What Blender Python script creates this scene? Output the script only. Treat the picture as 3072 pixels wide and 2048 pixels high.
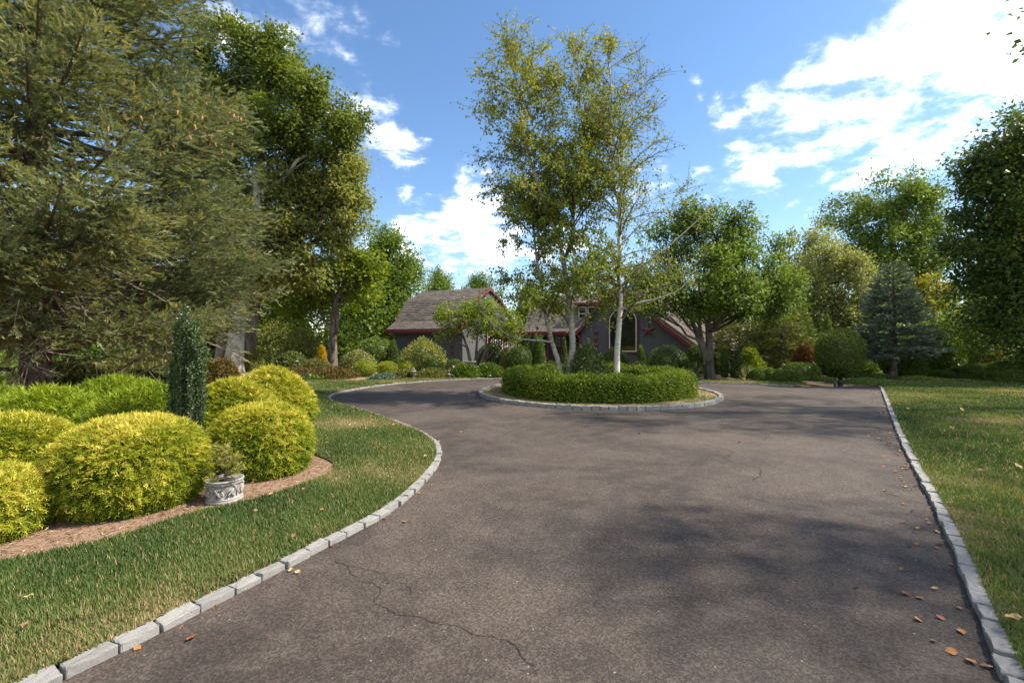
import bpy, bmesh, math, random
import numpy as np
from mathutils import Vector, Matrix

for o in list(bpy.data.objects):
    bpy.data.objects.remove(o, do_unlink=True)
SC = bpy.context.scene
COL = SC.collection
random.seed(7)
R = np.random.default_rng(11)

# ------------------------------------------------------------------ camera
cam_data = bpy.data.cameras.new('camera')
cam_data.lens = 16.0
cam_data.sensor_width = 36.0
cam_data.clip_start = 0.05
cam_data.clip_end = 2000.0
cam = bpy.data.objects.new('camera', cam_data)
COL.objects.link(cam)
cam.location = (0, 0, 1.6)
cam.rotation_euler = (math.radians(90), 0, 0)
SC.camera = cam

# ------------------------------------------------------------------ light
SUN_EL = math.radians(49)
SUN_AZ = math.radians(88)        # from straight ahead (+y) round to the right
SUN_DIR = Vector((math.cos(SUN_EL) * math.sin(SUN_AZ), math.cos(SUN_EL) * math.cos(SUN_AZ), math.sin(SUN_EL)))   # towards the sun
sun_data = bpy.data.lights.new('sun', 'SUN')
sun_data.energy = 3.3
sun_data.angle = math.radians(0.9)
sun_data.color = (1.0, 0.92, 0.79)
sun = bpy.data.objects.new('sun', sun_data)
COL.objects.link(sun)
sun.rotation_euler = SUN_DIR.to_track_quat('Z', 'Y').to_euler()
sun.location = (30, 5, 30)

SC.view_settings.view_transform = 'Standard'
SC.view_settings.look = 'None'
SC.view_settings.gamma = 1.0
SC.view_settings.use_curve_mapping = False
SC.view_settings.exposure = 1.4
SC.cycles.max_bounces = 6
SC.cycles.diffuse_bounces = 3
SC.cycles.transmission_bounces = 3
SC.cycles.use_denoising = True

W = bpy.data.worlds.new('World')
SC.world = W
W.use_nodes = True


class Nodes:
    """small helper for writing node trees as expressions"""
    def __init__(s, tree):
        s.t = tree
        tree.nodes.clear()

    def n(s, kind, **kw):
        node = s.t.nodes.new(kind)
        ins = kw.pop('ins', {})
        for k, v in kw.items():
            setattr(node, k, v)
        for k, v in ins.items():
            s.put(node.inputs[k], v)
        return node

    def put(s, sock, v):
        if isinstance(v, bpy.types.NodeSocket):
            s.t.links.new(v, sock)
        elif hasattr(sock.default_value, '__len__') and not hasattr(v, '__len__'):
            sock.default_value = [v] * len(sock.default_value)
        elif hasattr(v, '__len__') and len(v) == 3 and len(sock.default_value) == 4:
            sock.default_value = (*v, 1)
        else:
            sock.default_value = v

    def math(s, op, a, b=0.0, c=0.0, clamp=False):
        m = s.n('ShaderNodeMath', operation=op, use_clamp=clamp)
        for i, v in enumerate((a, b, c)):
            s.put(m.inputs[i], v)
        return m.outputs[0]

    def vec(s, op, a, b=(0, 0, 0)):
        m = s.n('ShaderNodeVectorMath', operation=op)
        s.put(m.inputs[0], a)
        s.put(m.inputs[1], b)
        return m.outputs['Value'] if op in ('DOT_PRODUCT', 'DISTANCE', 'LENGTH') else m.outputs[0]

    def ramp(s, fac, stops, interp='LINEAR'):
        r = s.n('ShaderNodeValToRGB')
        r.color_ramp.interpolation = interp
        els = r.color_ramp.elements
        while len(els) < len(stops):
            els.new(0.5)
        for e, (p, c) in zip(els, stops):
            e.position = p
            e.color = (*c, 1) if hasattr(c, '__len__') else (c, c, c, 1)
        s.put(r.inputs[0], fac)
        return r.outputs[0]

    def mix(s, fac, a, b, blend='MIX'):
        m = s.n('ShaderNodeMix', data_type='RGBA', blend_type=blend)
        s.put(m.inputs[0], fac)
        s.put(m.inputs[6], a)
        s.put(m.inputs[7], b)
        return m.outputs[2]

    def noise(s, vec, scale, detail=4, rough=0.55, dist=0.0):
        m = s.n('ShaderNodeTexNoise', ins={'Scale': scale, 'Detail': detail, 'Roughness': rough, 'Distortion': dist})
        if vec is not None:
            s.put(m.inputs['Vector'], vec)
        return m.outputs['Fac']

    def smooth(s, v, lo, hi):
        m = s.n('ShaderNodeMapRange', interpolation_type='SMOOTHSTEP', clamp=True)
        for k, val in (('Value', v), ('From Min', lo), ('From Max', hi)):
            s.put(m.inputs[k], val)
        return m.outputs[0]


def build_world():
    g = Nodes(W.node_tree)
    sky = g.n('ShaderNodeTexSky', sky_type='NISHITA', sun_disc=False)
    sky.sun_elevation = SUN_EL
    sky.sun_rotation = math.atan2(SUN_DIR.x, SUN_DIR.y)
    sky.altitude = 100
    sky.air_density = 1.0
    sky.dust_density = 0.3
    sky.ozone_density = 1.6
    d = g.n('ShaderNodeTexCoord').outputs['Generated']
    # clouds: a broken layer seen through the plane projection of the direction, denser where the banks lie
    sep = g.n('ShaderNodeSeparateXYZ', ins={0: d})
    up = g.math('ADD', g.math('MAXIMUM', sep.outputs[2], 0.0), 0.16)
    px = g.math('DIVIDE', sep.outputs[0], up)
    py = g.math('DIVIDE', sep.outputs[1], up)
    comb = g.n('ShaderNodeCombineXYZ', ins={0: px, 1: g.math('MULTIPLY', py, 1.0), 2: 3.7})
    n1 = g.noise(comb.outputs[0], 1.7, 10, 0.60, 0.3)
    n2 = g.noise(comb.outputs[0], 9.0, 9, 0.65, 0.25)
    wob = g.n('ShaderNodeTexNoise', ins={'Vector': d, 'Scale': 5.0, 'Detail': 5})
    dw = g.vec('ADD', d, g.vec('MULTIPLY', g.vec('SUBTRACT', wob.outputs['Color'], (0.5, 0.5, 0.5)), (0.30, 0.30, 0.22)))
    banks = CLOUD_BANKS
    cover = None
    for (vx, vy, vz, rad, amt) in banks:
        l = math.sqrt(vx * vx + vy * vy + vz * vz)
        dist = g.vec('DISTANCE', dw, (vx / l, vy / l, vz / l))
        b = g.math('MULTIPLY', g.smooth(dist, rad * 1.25, rad * 0.1), amt)
        cover = b if cover is None else g.math('MAXIMUM', cover, b)
    away = g.math('MULTIPLY', g.smooth(sep.outputs[1], 0.25, -0.1), 0.56)      # unseen broken cloud outside the view, its cover raised to add fill light
    cover = g.math('MAXIMUM', cover, away)
    nn = g.math('ADD', g.math('MULTIPLY', g.math('SUBTRACT', n1, 0.5), 2.3), g.math('MULTIPLY', g.math('SUBTRACT', n2, 0.5), 1.5))
    f = g.math('ADD', nn, g.math('MULTIPLY', g.math('SUBTRACT', cover, 0.5), 1.7))
    dens = g.smooth(f, -0.30, 0.62)
    dens = g.math('MULTIPLY', dens, g.smooth(sep.outputs[2], -0.02, 0.06))
    dens = g.math('POWER', dens, 1.7)
    shade = g.smooth(n2, 0.25, 0.75)
    cloud = g.mix(shade, (3.8, 4.1, 4.5), (9.5, 9.5, 9.5))
    skyc = g.n('ShaderNodeHueSaturation', ins={'Hue': 0.5, 'Saturation': SKY_SAT, 'Value': SKY_VAL, 'Color': sky.outputs[0]}).outputs[0]
    c = g.mix(dens, skyc, cloud)
    bg = g.n('ShaderNodeBackground', ins={'Color': c, 'Strength': 0.15})
    out = g.n('ShaderNodeOutputWorld')
    g.t.links.new(bg.outputs[0], out.inputs[0])


SKY_SAT, SKY_VAL = 1.13, 0.58
CLOUD_BANKS = [   # direction x, y, z, angular radius, amount
    (0.846, 1, 0.568, 0.13, 0.56),
    (1.009, 1, 0.664, 0.17, 0.55),
    (1.104, 1, 0.530, 0.19, 0.54),
    (0.731, 1, 0.501, 0.12, 0.56),
    (0.607, 1, 0.463, 0.11, 0.56),
    (0.903, 1, 0.434, 0.10, 0.58),
    (0.501, 1, 0.482, 0.08, 0.50),
    (0.817, 1, 0.377, 0.08, 0.50),
    (0.961, 1, 0.358, 0.08, 0.52),
    (0.559, 1, 0.434, 0.08, 0.50),
    (0.521, 1, 0.348, 0.12, 0.60),
    (0.444, 1, 0.329, 0.10, 0.54),
    (0.616, 1, 0.329, 0.07, 0.50),
    (0.750, 1, 0.310, 0.06, 0.48),
    (1.267, 1, 0.655, 0.26, 0.55),
    (-0.360, 1, 0.693, 0.15, 0.58),
    (-0.465, 1, 0.712, 0.12, 0.56),
    (-0.264, 1, 0.635, 0.09, 0.52),
    (-0.589, 1, 0.722, 0.12, 0.52),
    (-0.312, 1, 0.454, 0.11, 0.58),
    (-0.379, 1, 0.521, 0.08, 0.48),
    (-0.436, 1, 0.559, 0.07, 0.46),
    (-0.178, 1, 0.233, 0.13, 0.74),
    (-0.082, 1, 0.253, 0.13, 0.70),
    (-0.245, 1, 0.186, 0.10, 0.68),
    (0.004, 1, 0.214, 0.12, 0.68),
    (0.119, 1, 0.214, 0.12, 0.60),
    (0.262, 1, 0.291, 0.12, 0.57),
    (0.415, 1, 0.564, 0.05, 0.52),
    (-0.092, 1, 0.387, 0.07, 0.52),
    (0.463, 1, 0.521, 0.05, 0.48),
    (-0.235, 1, 0.300, 0.08, 0.50),
]
build_world()

# ------------------------------------------------------------------ mesh helpers
def np_mesh(name, V, F, tint=None, smooth=False):
    me = bpy.data.meshes.new(name)
    V = np.ascontiguousarray(V, np.float32)
    F = np.ascontiguousarray(F, np.int32)
    n, k = F.shape
    me.vertices.add(len(V))
    me.vertices.foreach_set('co', V.ravel())
    me.loops.add(n * k)
    me.loops.foreach_set('vertex_index', F.ravel())
    me.polygons.add(n)
    me.polygons.foreach_set('loop_start', np.arange(0, n * k, k, dtype=np.int32))
    me.polygons.foreach_set('use_smooth', np.full(n, bool(smooth)))
    me.update(calc_edges=True)
    if tint is not None:
        a = me.attributes.new('tint', 'FLOAT', 'FACE')
        a.data.foreach_set('value', np.ascontiguousarray(tint, np.float32))
    return me


def link(name, me, mat=None, parent=None, loc=None):
    o = bpy.data.objects.new(name, me)
    COL.objects.link(o)
    if mat is not None and me is not None and len(me.materials) == 0:
        me.materials.append(mat)
    if parent is not None:
        o.parent = parent
    if loc is not None:
        o.location = loc
    return o


def tag(o, label=None, cat=None, group=None, kind=None):
    if label: o['label'] = label
    if cat: o['category'] = cat
    if group: o['group'] = group
    if kind: o['kind'] = kind
    return o


def thing(name, label, cat, loc, group=None, rz=0.0):
    o = bpy.data.objects.new(name, None)
    COL.objects.link(o)
    o.empty_display_size = 0.2
    o.location = loc
    o.rotation_euler = (0, 0, rz)
    return tag(o, label, cat, group)


class Geo:
    """collects quads from several pieces into one mesh"""
    def __init__(s):
        s.V, s.F, s.T, s.n = [], [], [], 0

    def add(s, V, F, t=None):
        V = np.asarray(V, float).reshape(-1, 3)
        F = np.asarray(F, int)
        s.V.append(V)
        s.F.append(F + s.n)
        s.T.append(np.full(len(F), 0.5) if t is None else np.broadcast_to(np.asarray(t, float), (len(F),)))
        s.n += len(V)
        return s

    def box(s, lo, hi, M=None, t=None):
        lo, hi = np.array(lo, float), np.array(hi, float)
        V = np.array([[x, y, z] for z in (0, 1) for y in (0, 1) for x in (0, 1)], float) * (hi - lo) + lo
        if M is not None:
            V = V @ np.array(M.to_3x3()).T + np.array(M.to_translation())
        return s.add(V, [[0, 2, 3, 1], [4, 5, 7, 6], [0, 1, 5, 4], [2, 6, 7, 3], [0, 4, 6, 2], [1, 3, 7, 5]], t)

    def tube(s, path, radii, sides=8, t=None, cap=True):
        V, F = tube(path, radii, sides)
        return s.add(V, F, t)

    def lathe(s, prof, sides=24, centre=(0, 0, 0), t=None):
        prof = np.array(prof, float)
        a = np.linspace(0, 2 * math.pi, sides, endpoint=False)
        V = np.stack([np.outer(prof[:, 0], np.cos(a)), np.outer(prof[:, 0], np.sin(a)), np.repeat(prof[:, 1:2], sides, 1)], -1).reshape(-1, 3) + np.array(centre)
        i, j = np.meshgrid(np.arange(len(prof) - 1), np.arange(sides), indexing='ij')
        j2 = (j + 1) % sides
        F = np.stack([i * sides + j, i * sides + j2, (i + 1) * sides + j2, (i + 1) * sides + j], -1).reshape(-1, 4)
        return s.add(V, F, t)

    def ball(s, c, r, seg=10, t=None):
        r = np.broadcast_to(np.asarray(r, float), (3,))
        th = np.linspace(0.05, math.pi - 0.05, seg)
        p = np.stack([np.sin(th), -np.cos(th)], 1)
        g = Geo().lathe(p, seg * 2 - 4)
        return s.add(g.V[0] * r + np.array(c), g.F[0], t)

    def mesh(s, name, smooth=False):
        return np_mesh(name, np.concatenate(s.V), np.concatenate(s.F), np.concatenate(s.T), smooth)

    def build(s, name, mat, parent=None, smooth=False, loc=None):
        return link(name, s.mesh(name, smooth), mat, parent, loc)


def tube(path, radii, sides=8):
    P = np.asarray(path, float)
    n = len(P)
    rad = np.broadcast_to(np.asarray(radii, float), (n,))
    T = np.gradient(P, axis=0)
    T /= np.linalg.norm(T, axis=1, keepdims=True) + 1e-9
    ref = np.where(np.abs(T[:, 2:3]) > 0.9, np.array([[1.0, 0, 0]]), np.array([[0, 0, 1.0]]))
    A = np.cross(T, ref)
    for i in range(1, n):            # carry the frame along
        a = A[i - 1] - T[i] * np.dot(A[i - 1], T[i])
        if np.linalg.norm(a) > 1e-6:
            A[i] = a
    A /= np.linalg.norm(A, axis=1, keepdims=True) + 1e-9
    B = np.cross(T, A)
    a = np.linspace(0, 2 * math.pi, sides, endpoint=False)
    V = (P[:, None] + rad[:, None, None] * (np.cos(a)[None, :, None] * A[:, None] + np.sin(a)[None, :, None] * B[:, None])).reshape(-1, 3)
    i, j = np.meshgrid(np.arange(n - 1), np.arange(sides), indexing='ij')
    j2 = (j + 1) % sides
    F = np.stack([i * sides + j, i * sides + j2, (i + 1) * sides + j2, (i + 1) * sides + j], -1).reshape(-1, 4)
    return V, F


def unit(v):
    return v / (np.linalg.norm(v, axis=-1, keepdims=True) + 1e-9)


def rand_dir(n, r=R):
    return unit(r.normal(size=(n, 3)))


def lump(P, freq, seed, n=7):
    """smooth pseudo-noise about -1..1"""
    r = np.random.default_rng(seed)
    out = 0
    for k in range(n):
        w = r.normal(size=3) * freq * (0.6 + 0.25 * k)
        out = out + np.sin(P @ w + r.uniform(0, 6.28)) / (1 + 0.35 * k)
    return out / 2.2


def spline(pts, step=0.1, closed=False):
    P = np.array(pts, float)
    if closed:
        P = np.vstack([P[-1], P, P[0], P[1]])
    else:
        P = np.vstack([2 * P[0] - P[1], P, 2 * P[-1] - P[-2]])
    out = []
    for i in range(1, len(P) - 2):
        t = np.linspace(0, 1, 24, endpoint=False)[:, None]
        a, b, c, d = P[i - 1], P[i], P[i + 1], P[i + 2]
        out.append(0.5 * (2 * b + (c - a) * t + (2 * a - 5 * b + 4 * c - d) * t ** 2 + (3 * b - a - 3 * c + d) * t ** 3))
    Q = np.vstack(out + [P[-2][None]])
    s = np.r_[0, np.cumsum(np.linalg.norm(np.diff(Q, axis=0), axis=1))]
    u = np.arange(0, s[-1], step)
    return np.stack([np.interp(u, s, Q[:, k]) for k in range(Q.shape[1])], 1)


# ------------------------------------------------------------------ leaves
def blades(P, axis, nrm, length, width, tint, fold=0.25):
    """diamond leaves: base, side, tip, side"""
    n = len(P)
    axis = unit(axis)
    side = unit(np.cross(axis, nrm))
    up = np.cross(side, axis)
    L = np.broadcast_to(np.asarray(length, float), (n,))[:, None]
    Wd = np.broadcast_to(np.asarray(width, float), (n,))[:, None]
    b = P
    tip = P + axis * L
    mid = P + axis * L * 0.45 + up * Wd * fold
    V = np.stack([b, mid + side * Wd * 0.5, tip, mid - side * Wd * 0.5], 1).reshape(-1, 3)
    F = np.arange(4 * n).reshape(n, 4)
    return V, F, np.broadcast_to(tint, (n,))


def slips(P, axis, nrm, length, width, tint, fold=0.25):
    """cheaper leaves of one triangle each, for small or far foliage"""
    n = len(P)
    axis = unit(axis)
    side = unit(np.cross(axis, nrm))
    L = np.broadcast_to(np.asarray(length, float), (n,))[:, None]
    Wd = np.broadcast_to(np.asarray(width, float), (n,))[:, None]
    m = P + axis * L * 0.28
    V = np.stack([m + side * Wd * 0.5, P + axis * L, m - side * Wd * 0.5 - axis * L * 0.2], 1).reshape(-1, 3)
    return V, np.arange(3 * n).reshape(n, 3), np.broadcast_to(tint, (n,))


def merge(parts):
    if len({p[1].shape[1] for p in parts}) > 1:        # triangles and quads together: split the quads
        parts = [p if p[1].shape[1] == 3 else (p[0], np.vstack([p[1][:, [0, 1, 2]], p[1][:, [0, 2, 3]]]), np.r_[p[2], p[2]]) for p in parts]
    V, F, T, k = [], [], [], 0
    for v, f, t in parts:
        V.append(v); F.append(f + k); T.append(t); k += len(v)
    return np.concatenate(V), np.concatenate(F), np.concatenate(T)


def core_mesh(V, F, t=0.2):
    return V, F, np.full(len(F), t)


# ------------------------------------------------------------------ materials
def new_mat(name):
    m = bpy.data.materials.new(name)
    m.use_nodes = True
    g = Nodes(m.node_tree)
    out = g.n('ShaderNodeOutputMaterial')
    return m, g, out


def bsdf(g, out, col, rough=0.8, spec=0.3, normal=None, metallic=0.0):
    p = g.n('ShaderNodeBsdfPrincipled', ins={'Base Color': col, 'Roughness': rough, 'Specular IOR Level': spec, 'Metallic': metallic})
    if normal is not None:
        g.t.links.new(normal, p.inputs['Normal'])
    if out is not None:
        g.t.links.new(p.outputs[0], out.inputs[0])
    return p


def bump(g, h, strength=0.5, dist=0.01):
    return g.n('ShaderNodeBump', ins={'Strength': strength, 'Distance': dist, 'Height': h}).outputs[0]


def foliage(name, stops, trans=0.3, rough=0.55, spec=0.2, sat=1.0):
    m, g, out = new_mat(name)
    t = g.n('ShaderNodeAttribute', attribute_name='tint').outputs['Fac']
    c = g.ramp(t, stops)
    p = bsdf(g, None, c, rough, spec)
    tl = g.n('ShaderNodeBsdfTranslucent', ins={'Color': g.mix(1.0, c, (1.25, 1.2, 0.55), 'MULTIPLY')})
    mx = g.n('ShaderNodeMixShader', ins={0: trans})
    g.t.links.new(p.outputs[0], mx.inputs[1])
    g.t.links.new(tl.outputs[0], mx.inputs[2])
    g.t.links.new(mx.outputs[0], out.inputs[0])
    return m


def greens(a, b, c, d=None):
    if d is None:
        return [(0.0, a), (0.5, b), (1.0, c)]
    return [(0.0, a), (0.35, b), (0.7, c), (1.0, d)]


def plain(name, col, col2=None, scale=20.0, rough=0.7, spec=0.3, bumpy=0.0, stretch=(1, 1, 1), contrast=(0.3, 0.7), metallic=0.0):
    m, g, out = new_mat(name)
    co = g.n('ShaderNodeTexCoord').outputs['Object']
    v = g.vec('MULTIPLY', co, stretch)
    nf = g.noise(v, scale, 6, 0.6)
    c = g.mix(g.smooth(nf, *contrast), col, col2 or col)
    bsdf(g, out, c, rough, spec, bump(g, nf, bumpy, 0.02) if bumpy else None, metallic)
    return m


def bark(name, dark, light, scale=6.0, stretch=(1, 1, 0.25), rough=0.9):
    m, g, out = new_mat(name)
    co = g.n('ShaderNodeTexCoord').outputs['Object']
    v = g.vec('MULTIPLY', co, stretch)
    n1 = g.noise(v, scale, 7, 0.65)
    n2 = g.noise(co, scale * 0.35, 3)
    f = g.math('ADD', g.math('MULTIPLY', n1, 0.75), g.math('MULTIPLY', n2, 0.35))
    c = g.mix(g.smooth(f, 0.38, 0.72), dark, light)
    bsdf(g, out, c, rough, 0.2, bump(g, n1, 0.9, 0.03))
    return m


M = {}
M['spruce'] = foliage('spruce_needles', greens((0.077, 0.100, 0.047), (0.165, 0.196, 0.094), (0.264, 0.279, 0.124), (0.407, 0.365, 0.137)), 0.34)
M['bluespruce'] = foliage('blue_spruce_needles', greens((0.064, 0.097, 0.066), (0.157, 0.202, 0.140), (0.342, 0.391, 0.275)), 0.12, 0.6)
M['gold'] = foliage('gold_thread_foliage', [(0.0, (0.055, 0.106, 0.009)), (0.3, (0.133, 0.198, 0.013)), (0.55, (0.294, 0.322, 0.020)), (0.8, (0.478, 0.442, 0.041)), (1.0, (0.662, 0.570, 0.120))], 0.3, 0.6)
M['lime'] = foliage('lime_thread_foliage', greens((0.061, 0.110, 0.013), (0.143, 0.220, 0.018), (0.308, 0.363, 0.022)), 0.3, 0.6)
M['holly'] = foliage('holly_leaves', greens((0.026, 0.050, 0.015), (0.058, 0.100, 0.029), (0.122, 0.175, 0.055)), 0.15, 0.35, 0.4)
M['birch'] = foliage('birch_leaves', greens((0.106, 0.154, 0.028), (0.200, 0.258, 0.039), (0.330, 0.347, 0.047), (0.611, 0.438, 0.070)), 0.45, 0.55)
M['maple'] = foliage('maple_leaves', greens((0.065, 0.105, 0.021), (0.133, 0.202, 0.033), (0.255, 0.323, 0.048)), 0.45, 0.55, 0.25)
M['oak'] = foliage('oak_leaves', greens((0.077, 0.117, 0.027), (0.152, 0.222, 0.039), (0.285, 0.349, 0.057)), 0.45, 0.45)
M['bright'] = foliage('bright_leaves', greens((0.072, 0.103, 0.022), (0.143, 0.188, 0.034), (0.265, 0.308, 0.057)), 0.42, 0.55)
M['olive'] = foliage('olive_leaves', greens((0.126, 0.152, 0.043), (0.253, 0.274, 0.074), (0.429, 0.421, 0.116)), 0.45, 0.5)
M['willow'] = foliage('willow_leaves', greens((0.131, 0.159, 0.056), (0.251, 0.270, 0.094), (0.409, 0.409, 0.149)), 0.45, 0.5)
M['darkmaple'] = foliage('dark_maple_leaves', greens((0.048, 0.078, 0.023), (0.097, 0.136, 0.035), (0.200, 0.232, 0.051)), 0.45, 0.42)
M['yellowtree'] = foliage('yellow_tree_leaves', greens((0.105, 0.126, 0.017), (0.242, 0.242, 0.027), (0.399, 0.357, 0.042)), 0.45, 0.5)
M['yew'] = foliage('yew_needles', greens((0.039, 0.065, 0.017), (0.090, 0.134, 0.027), (0.202, 0.244, 0.041)), 0.15, 0.5)
M['box'] = foliage('boxwood_leaves', greens((0.045, 0.078, 0.009), (0.104, 0.163, 0.015), (0.221, 0.280, 0.026), (0.398, 0.351, 0.043)), 0.3, 0.55, 0.2)
M['boxdark'] = foliage('dark_boxwood_leaves', greens((0.056, 0.096, 0.017), (0.124, 0.181, 0.026), (0.234, 0.295, 0.039)), 0.22, 0.4, 0.35)
M['goldball'] = foliage('golden_ball_leaves', greens((0.087, 0.131, 0.014), (0.232, 0.275, 0.020), (0.522, 0.493, 0.032)), 0.25, 0.5)
M['varieg'] = foliage('variegated_leaves', greens((0.088, 0.116, 0.033), (0.209, 0.220, 0.072), (0.418, 0.396, 0.154)), 0.25, 0.45)
M['rhodo'] = foliage('rhododendron_leaves', greens((0.042, 0.063, 0.013), (0.098, 0.127, 0.028), (0.194, 0.217, 0.058)), 0.15, 0.42, 0.3)
M['broad'] = foliage('broad_leaves', greens((0.046, 0.084, 0.009), (0.098, 0.158, 0.014), (0.208, 0.263, 0.029)), 0.25, 0.35, 0.4)
M['russet'] = foliage('russet_foliage', greens((0.06, 0.065, 0.018), (0.14, 0.105, 0.028), (0.23, 0.135, 0.045)), 0.25, 0.6)
M['perennial'] = foliage('perennial_foliage', greens((0.06, 0.075, 0.020), (0.14, 0.145, 0.032), (0.26, 0.22, 0.06)), 0.3, 0.5)
M['barberry'] = foliage('barberry_leaves', greens((0.060, 0.030, 0.018), (0.16, 0.070, 0.025), (0.36, 0.19, 0.04)), 0.25, 0.5)
M['orange'] = foliage('orange_conifer_foliage', greens((0.24, 0.17, 0.012), (0.50, 0.33, 0.015), (0.75, 0.47, 0.03)), 0.25, 0.6)
M['magnolia'] = foliage('magnolia_leaves', greens((0.075, 0.121, 0.014), (0.174, 0.237, 0.021), (0.334, 0.370, 0.035)), 0.45, 0.4)
M['bluepine'] = foliage('blue_pine_needles', greens((0.05, 0.085, 0.055), (0.10, 0.16, 0.10), (0.19, 0.26, 0.16)), 0.2, 0.5)
M['hemlock'] = foliage('hemlock_needles', greens((0.082, 0.108, 0.026), (0.177, 0.196, 0.042), (0.342, 0.311, 0.062)), 0.2, 0.5)
M['lightconifer'] = foliage('light_conifer_needles', greens((0.067, 0.111, 0.021), (0.149, 0.216, 0.033), (0.297, 0.334, 0.059)), 0.25, 0.5)
M['juniper'] = foliage('juniper_foliage', greens((0.090, 0.090, 0.034), (0.125, 0.170, 0.034), (0.22, 0.27, 0.05)), 0.25, 0.55)
M['yucca'] = foliage('yucca_blades', greens((0.10, 0.12, 0.05), (0.22, 0.22, 0.10), (0.40, 0.37, 0.18)), 0.15, 0.4)
M['grass'] = foliage('grass_blades', [(0.0, (0.058, 0.102, 0.025)), (0.38, (0.116, 0.170, 0.041)), (0.64, (0.197, 0.209, 0.071)), (0.80, (0.371, 0.252, 0.132)), (1.0, (0.534, 0.339, 0.213))], 0.3, 0.6)
M['rose'] = foliage('rose_petals', [(0, (0.5, 0.02, 0.03)), (1, (0.65, 0.08, 0.09))], 0.2)
M['cone'] = plain('spruce_cone', (0.42, 0.20, 0.08), (0.55, 0.30, 0.13), 30)
M['twig'] = plain('dead_twig', (0.22, 0.175, 0.14), (0.40, 0.335, 0.275), 5, 0.9)
M['bark'] = bark('grey_brown_bark', (0.060, 0.046, 0.036), (0.21, 0.175, 0.14))
M['sprucebark'] = bark('spruce_bark', (0.055, 0.036, 0.028), (0.23, 0.175, 0.14), 9, (1, 1, 0.8))
M['lichenbark'] = bark('lichen_bark', (0.17, 0.15, 0.11), (0.50, 0.49, 0.38), 5, (1, 1, 0.6))
M['brownbark'] = bark('smooth_brown_bark', (0.13, 0.098, 0.080), (0.29, 0.24, 0.205), 4, (1, 1, 0.5))
M['twigbark'] = bark('twig_bark', (0.085, 0.066, 0.052), (0.20, 0.165, 0.13), 12)


def birch_bark():
    m, g, out = new_mat('birch_bark')
    co = g.n('ShaderNodeTexCoord').outputs['Object']
    lent = g.noise(g.vec('MULTIPLY', co, (5, 5, 40)), 1.0, 4, 0.6)
    big = g.noise(co, 2.2, 5, 0.65)
    sep = g.n('ShaderNodeSeparateXYZ', ins={0: co})
    base = g.mix(g.noise(co, 7, 4), (0.42, 0.37, 0.29), (0.72, 0.68, 0.60))
    c = g.mix(g.smooth(lent, 0.60, 0.68), base, (0.10, 0.085, 0.07))
    c = g.mix(g.smooth(big, 0.58, 0.70), c, (0.17, 0.15, 0.11))
    bsdf(g, out, c, 0.7, 0.3, bump(g, lent, 0.4, 0.02))
    return m


M['birchbark'] = birch_bark()
M['birchbark_old'] = bark('old_birch_bark', (0.20, 0.17, 0.125), (0.52, 0.475, 0.39), 5, (1.2, 1.2, 2.0))

# ------------------------------------------------------------------ ground, driveway, lawns, kerbs
def asphalt():
    m, g, out = new_mat('asphalt')
    co = g.n('ShaderNodeTexCoord').outputs['Object']
    wide = g.noise(co, 0.42, 6, 0.62, 0.8)
    mid = g.noise(co, 3.5, 6, 0.65)
    fine = g.noise(co, 190.0, 3, 0.7)
    vor = g.n('ShaderNodeTexVoronoi', ins={'Vector': co, 'Scale': 95.0})
    cellv = g.n('ShaderNodeSeparateColor', ins={0: vor.outputs['Color']}).outputs[0]
    c = g.mix(g.smooth(wide, 0.34, 0.66), (0.036, 0.0268, 0.0212), (0.078, 0.0595, 0.0462))
    c = g.mix(g.math('MULTIPLY', g.smooth(mid, 0.40, 0.68), 0.45), c, (0.100, 0.078, 0.062))
    c = g.mix(0.75, c, g.ramp(g.math('MULTIPLY', g.math('ADD', cellv, fine), 0.5), [(0.15, 0.35), (0.5, 0.95), (0.8, 2.1)]), 'MULTIPLY')
    spk = g.n('ShaderNodeTexVoronoi', ins={'Vector': co, 'Scale': 24.0})
    sv = g.n('ShaderNodeSeparateColor', ins={0: spk.outputs['Color']})
    s = g.math('MULTIPLY', g.smooth(spk.outputs['Distance'], 0.16, 0.07), g.math('GREATER_THAN', sv.outputs[0], 0.82))
    c = g.mix(g.math('MULTIPLY', s, sv.outputs[1]), c, (0.34, 0.31, 0.28))
    h = g.math('ADD', g.math('MULTIPLY', vor.outputs['Distance'], 0.8), fine)
    bsdf(g, out, c, 0.82, 0.35, bump(g, h, 0.45, 0.006))
    return m


def soil(name, cols, scale=1.0):
    m, g, out = new_mat(name)
    co = g.n('ShaderNodeTexCoord').outputs['Object']
    a = g.noise(co, 1.3 * scale, 5, 0.6)
    b = g.noise(co, 40.0 * scale, 4, 0.7)
    c = g.mix(g.smooth(a, 0.35, 0.65), cols[0], cols[1])
    c = g.mix(g.smooth(b, 0.35, 0.7), c, cols[2])
    bsdf(g, out, c, 0.95, 0.15, bump(g, b, 0.8, 0.02))
    return m


M['asphalt'] = asphalt()
M['soil'] = soil('soil', [(0.050, 0.040, 0.026), (0.075, 0.056, 0.036), (0.115, 0.085, 0.055)])
M['mulch'] = soil('mulch', [(0.17, 0.105, 0.065), (0.24, 0.155, 0.10), (0.33, 0.22, 0.15)])
M['turf'] = soil('turf', [(0.095, 0.12, 0.040), (0.22, 0.18, 0.085), (0.11, 0.12, 0.045)], 1.0)
M['drygrass'] = soil('dry_grass', [(0.22, 0.16, 0.085), (0.30, 0.22, 0.12), (0.16, 0.15, 0.06)])


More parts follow.
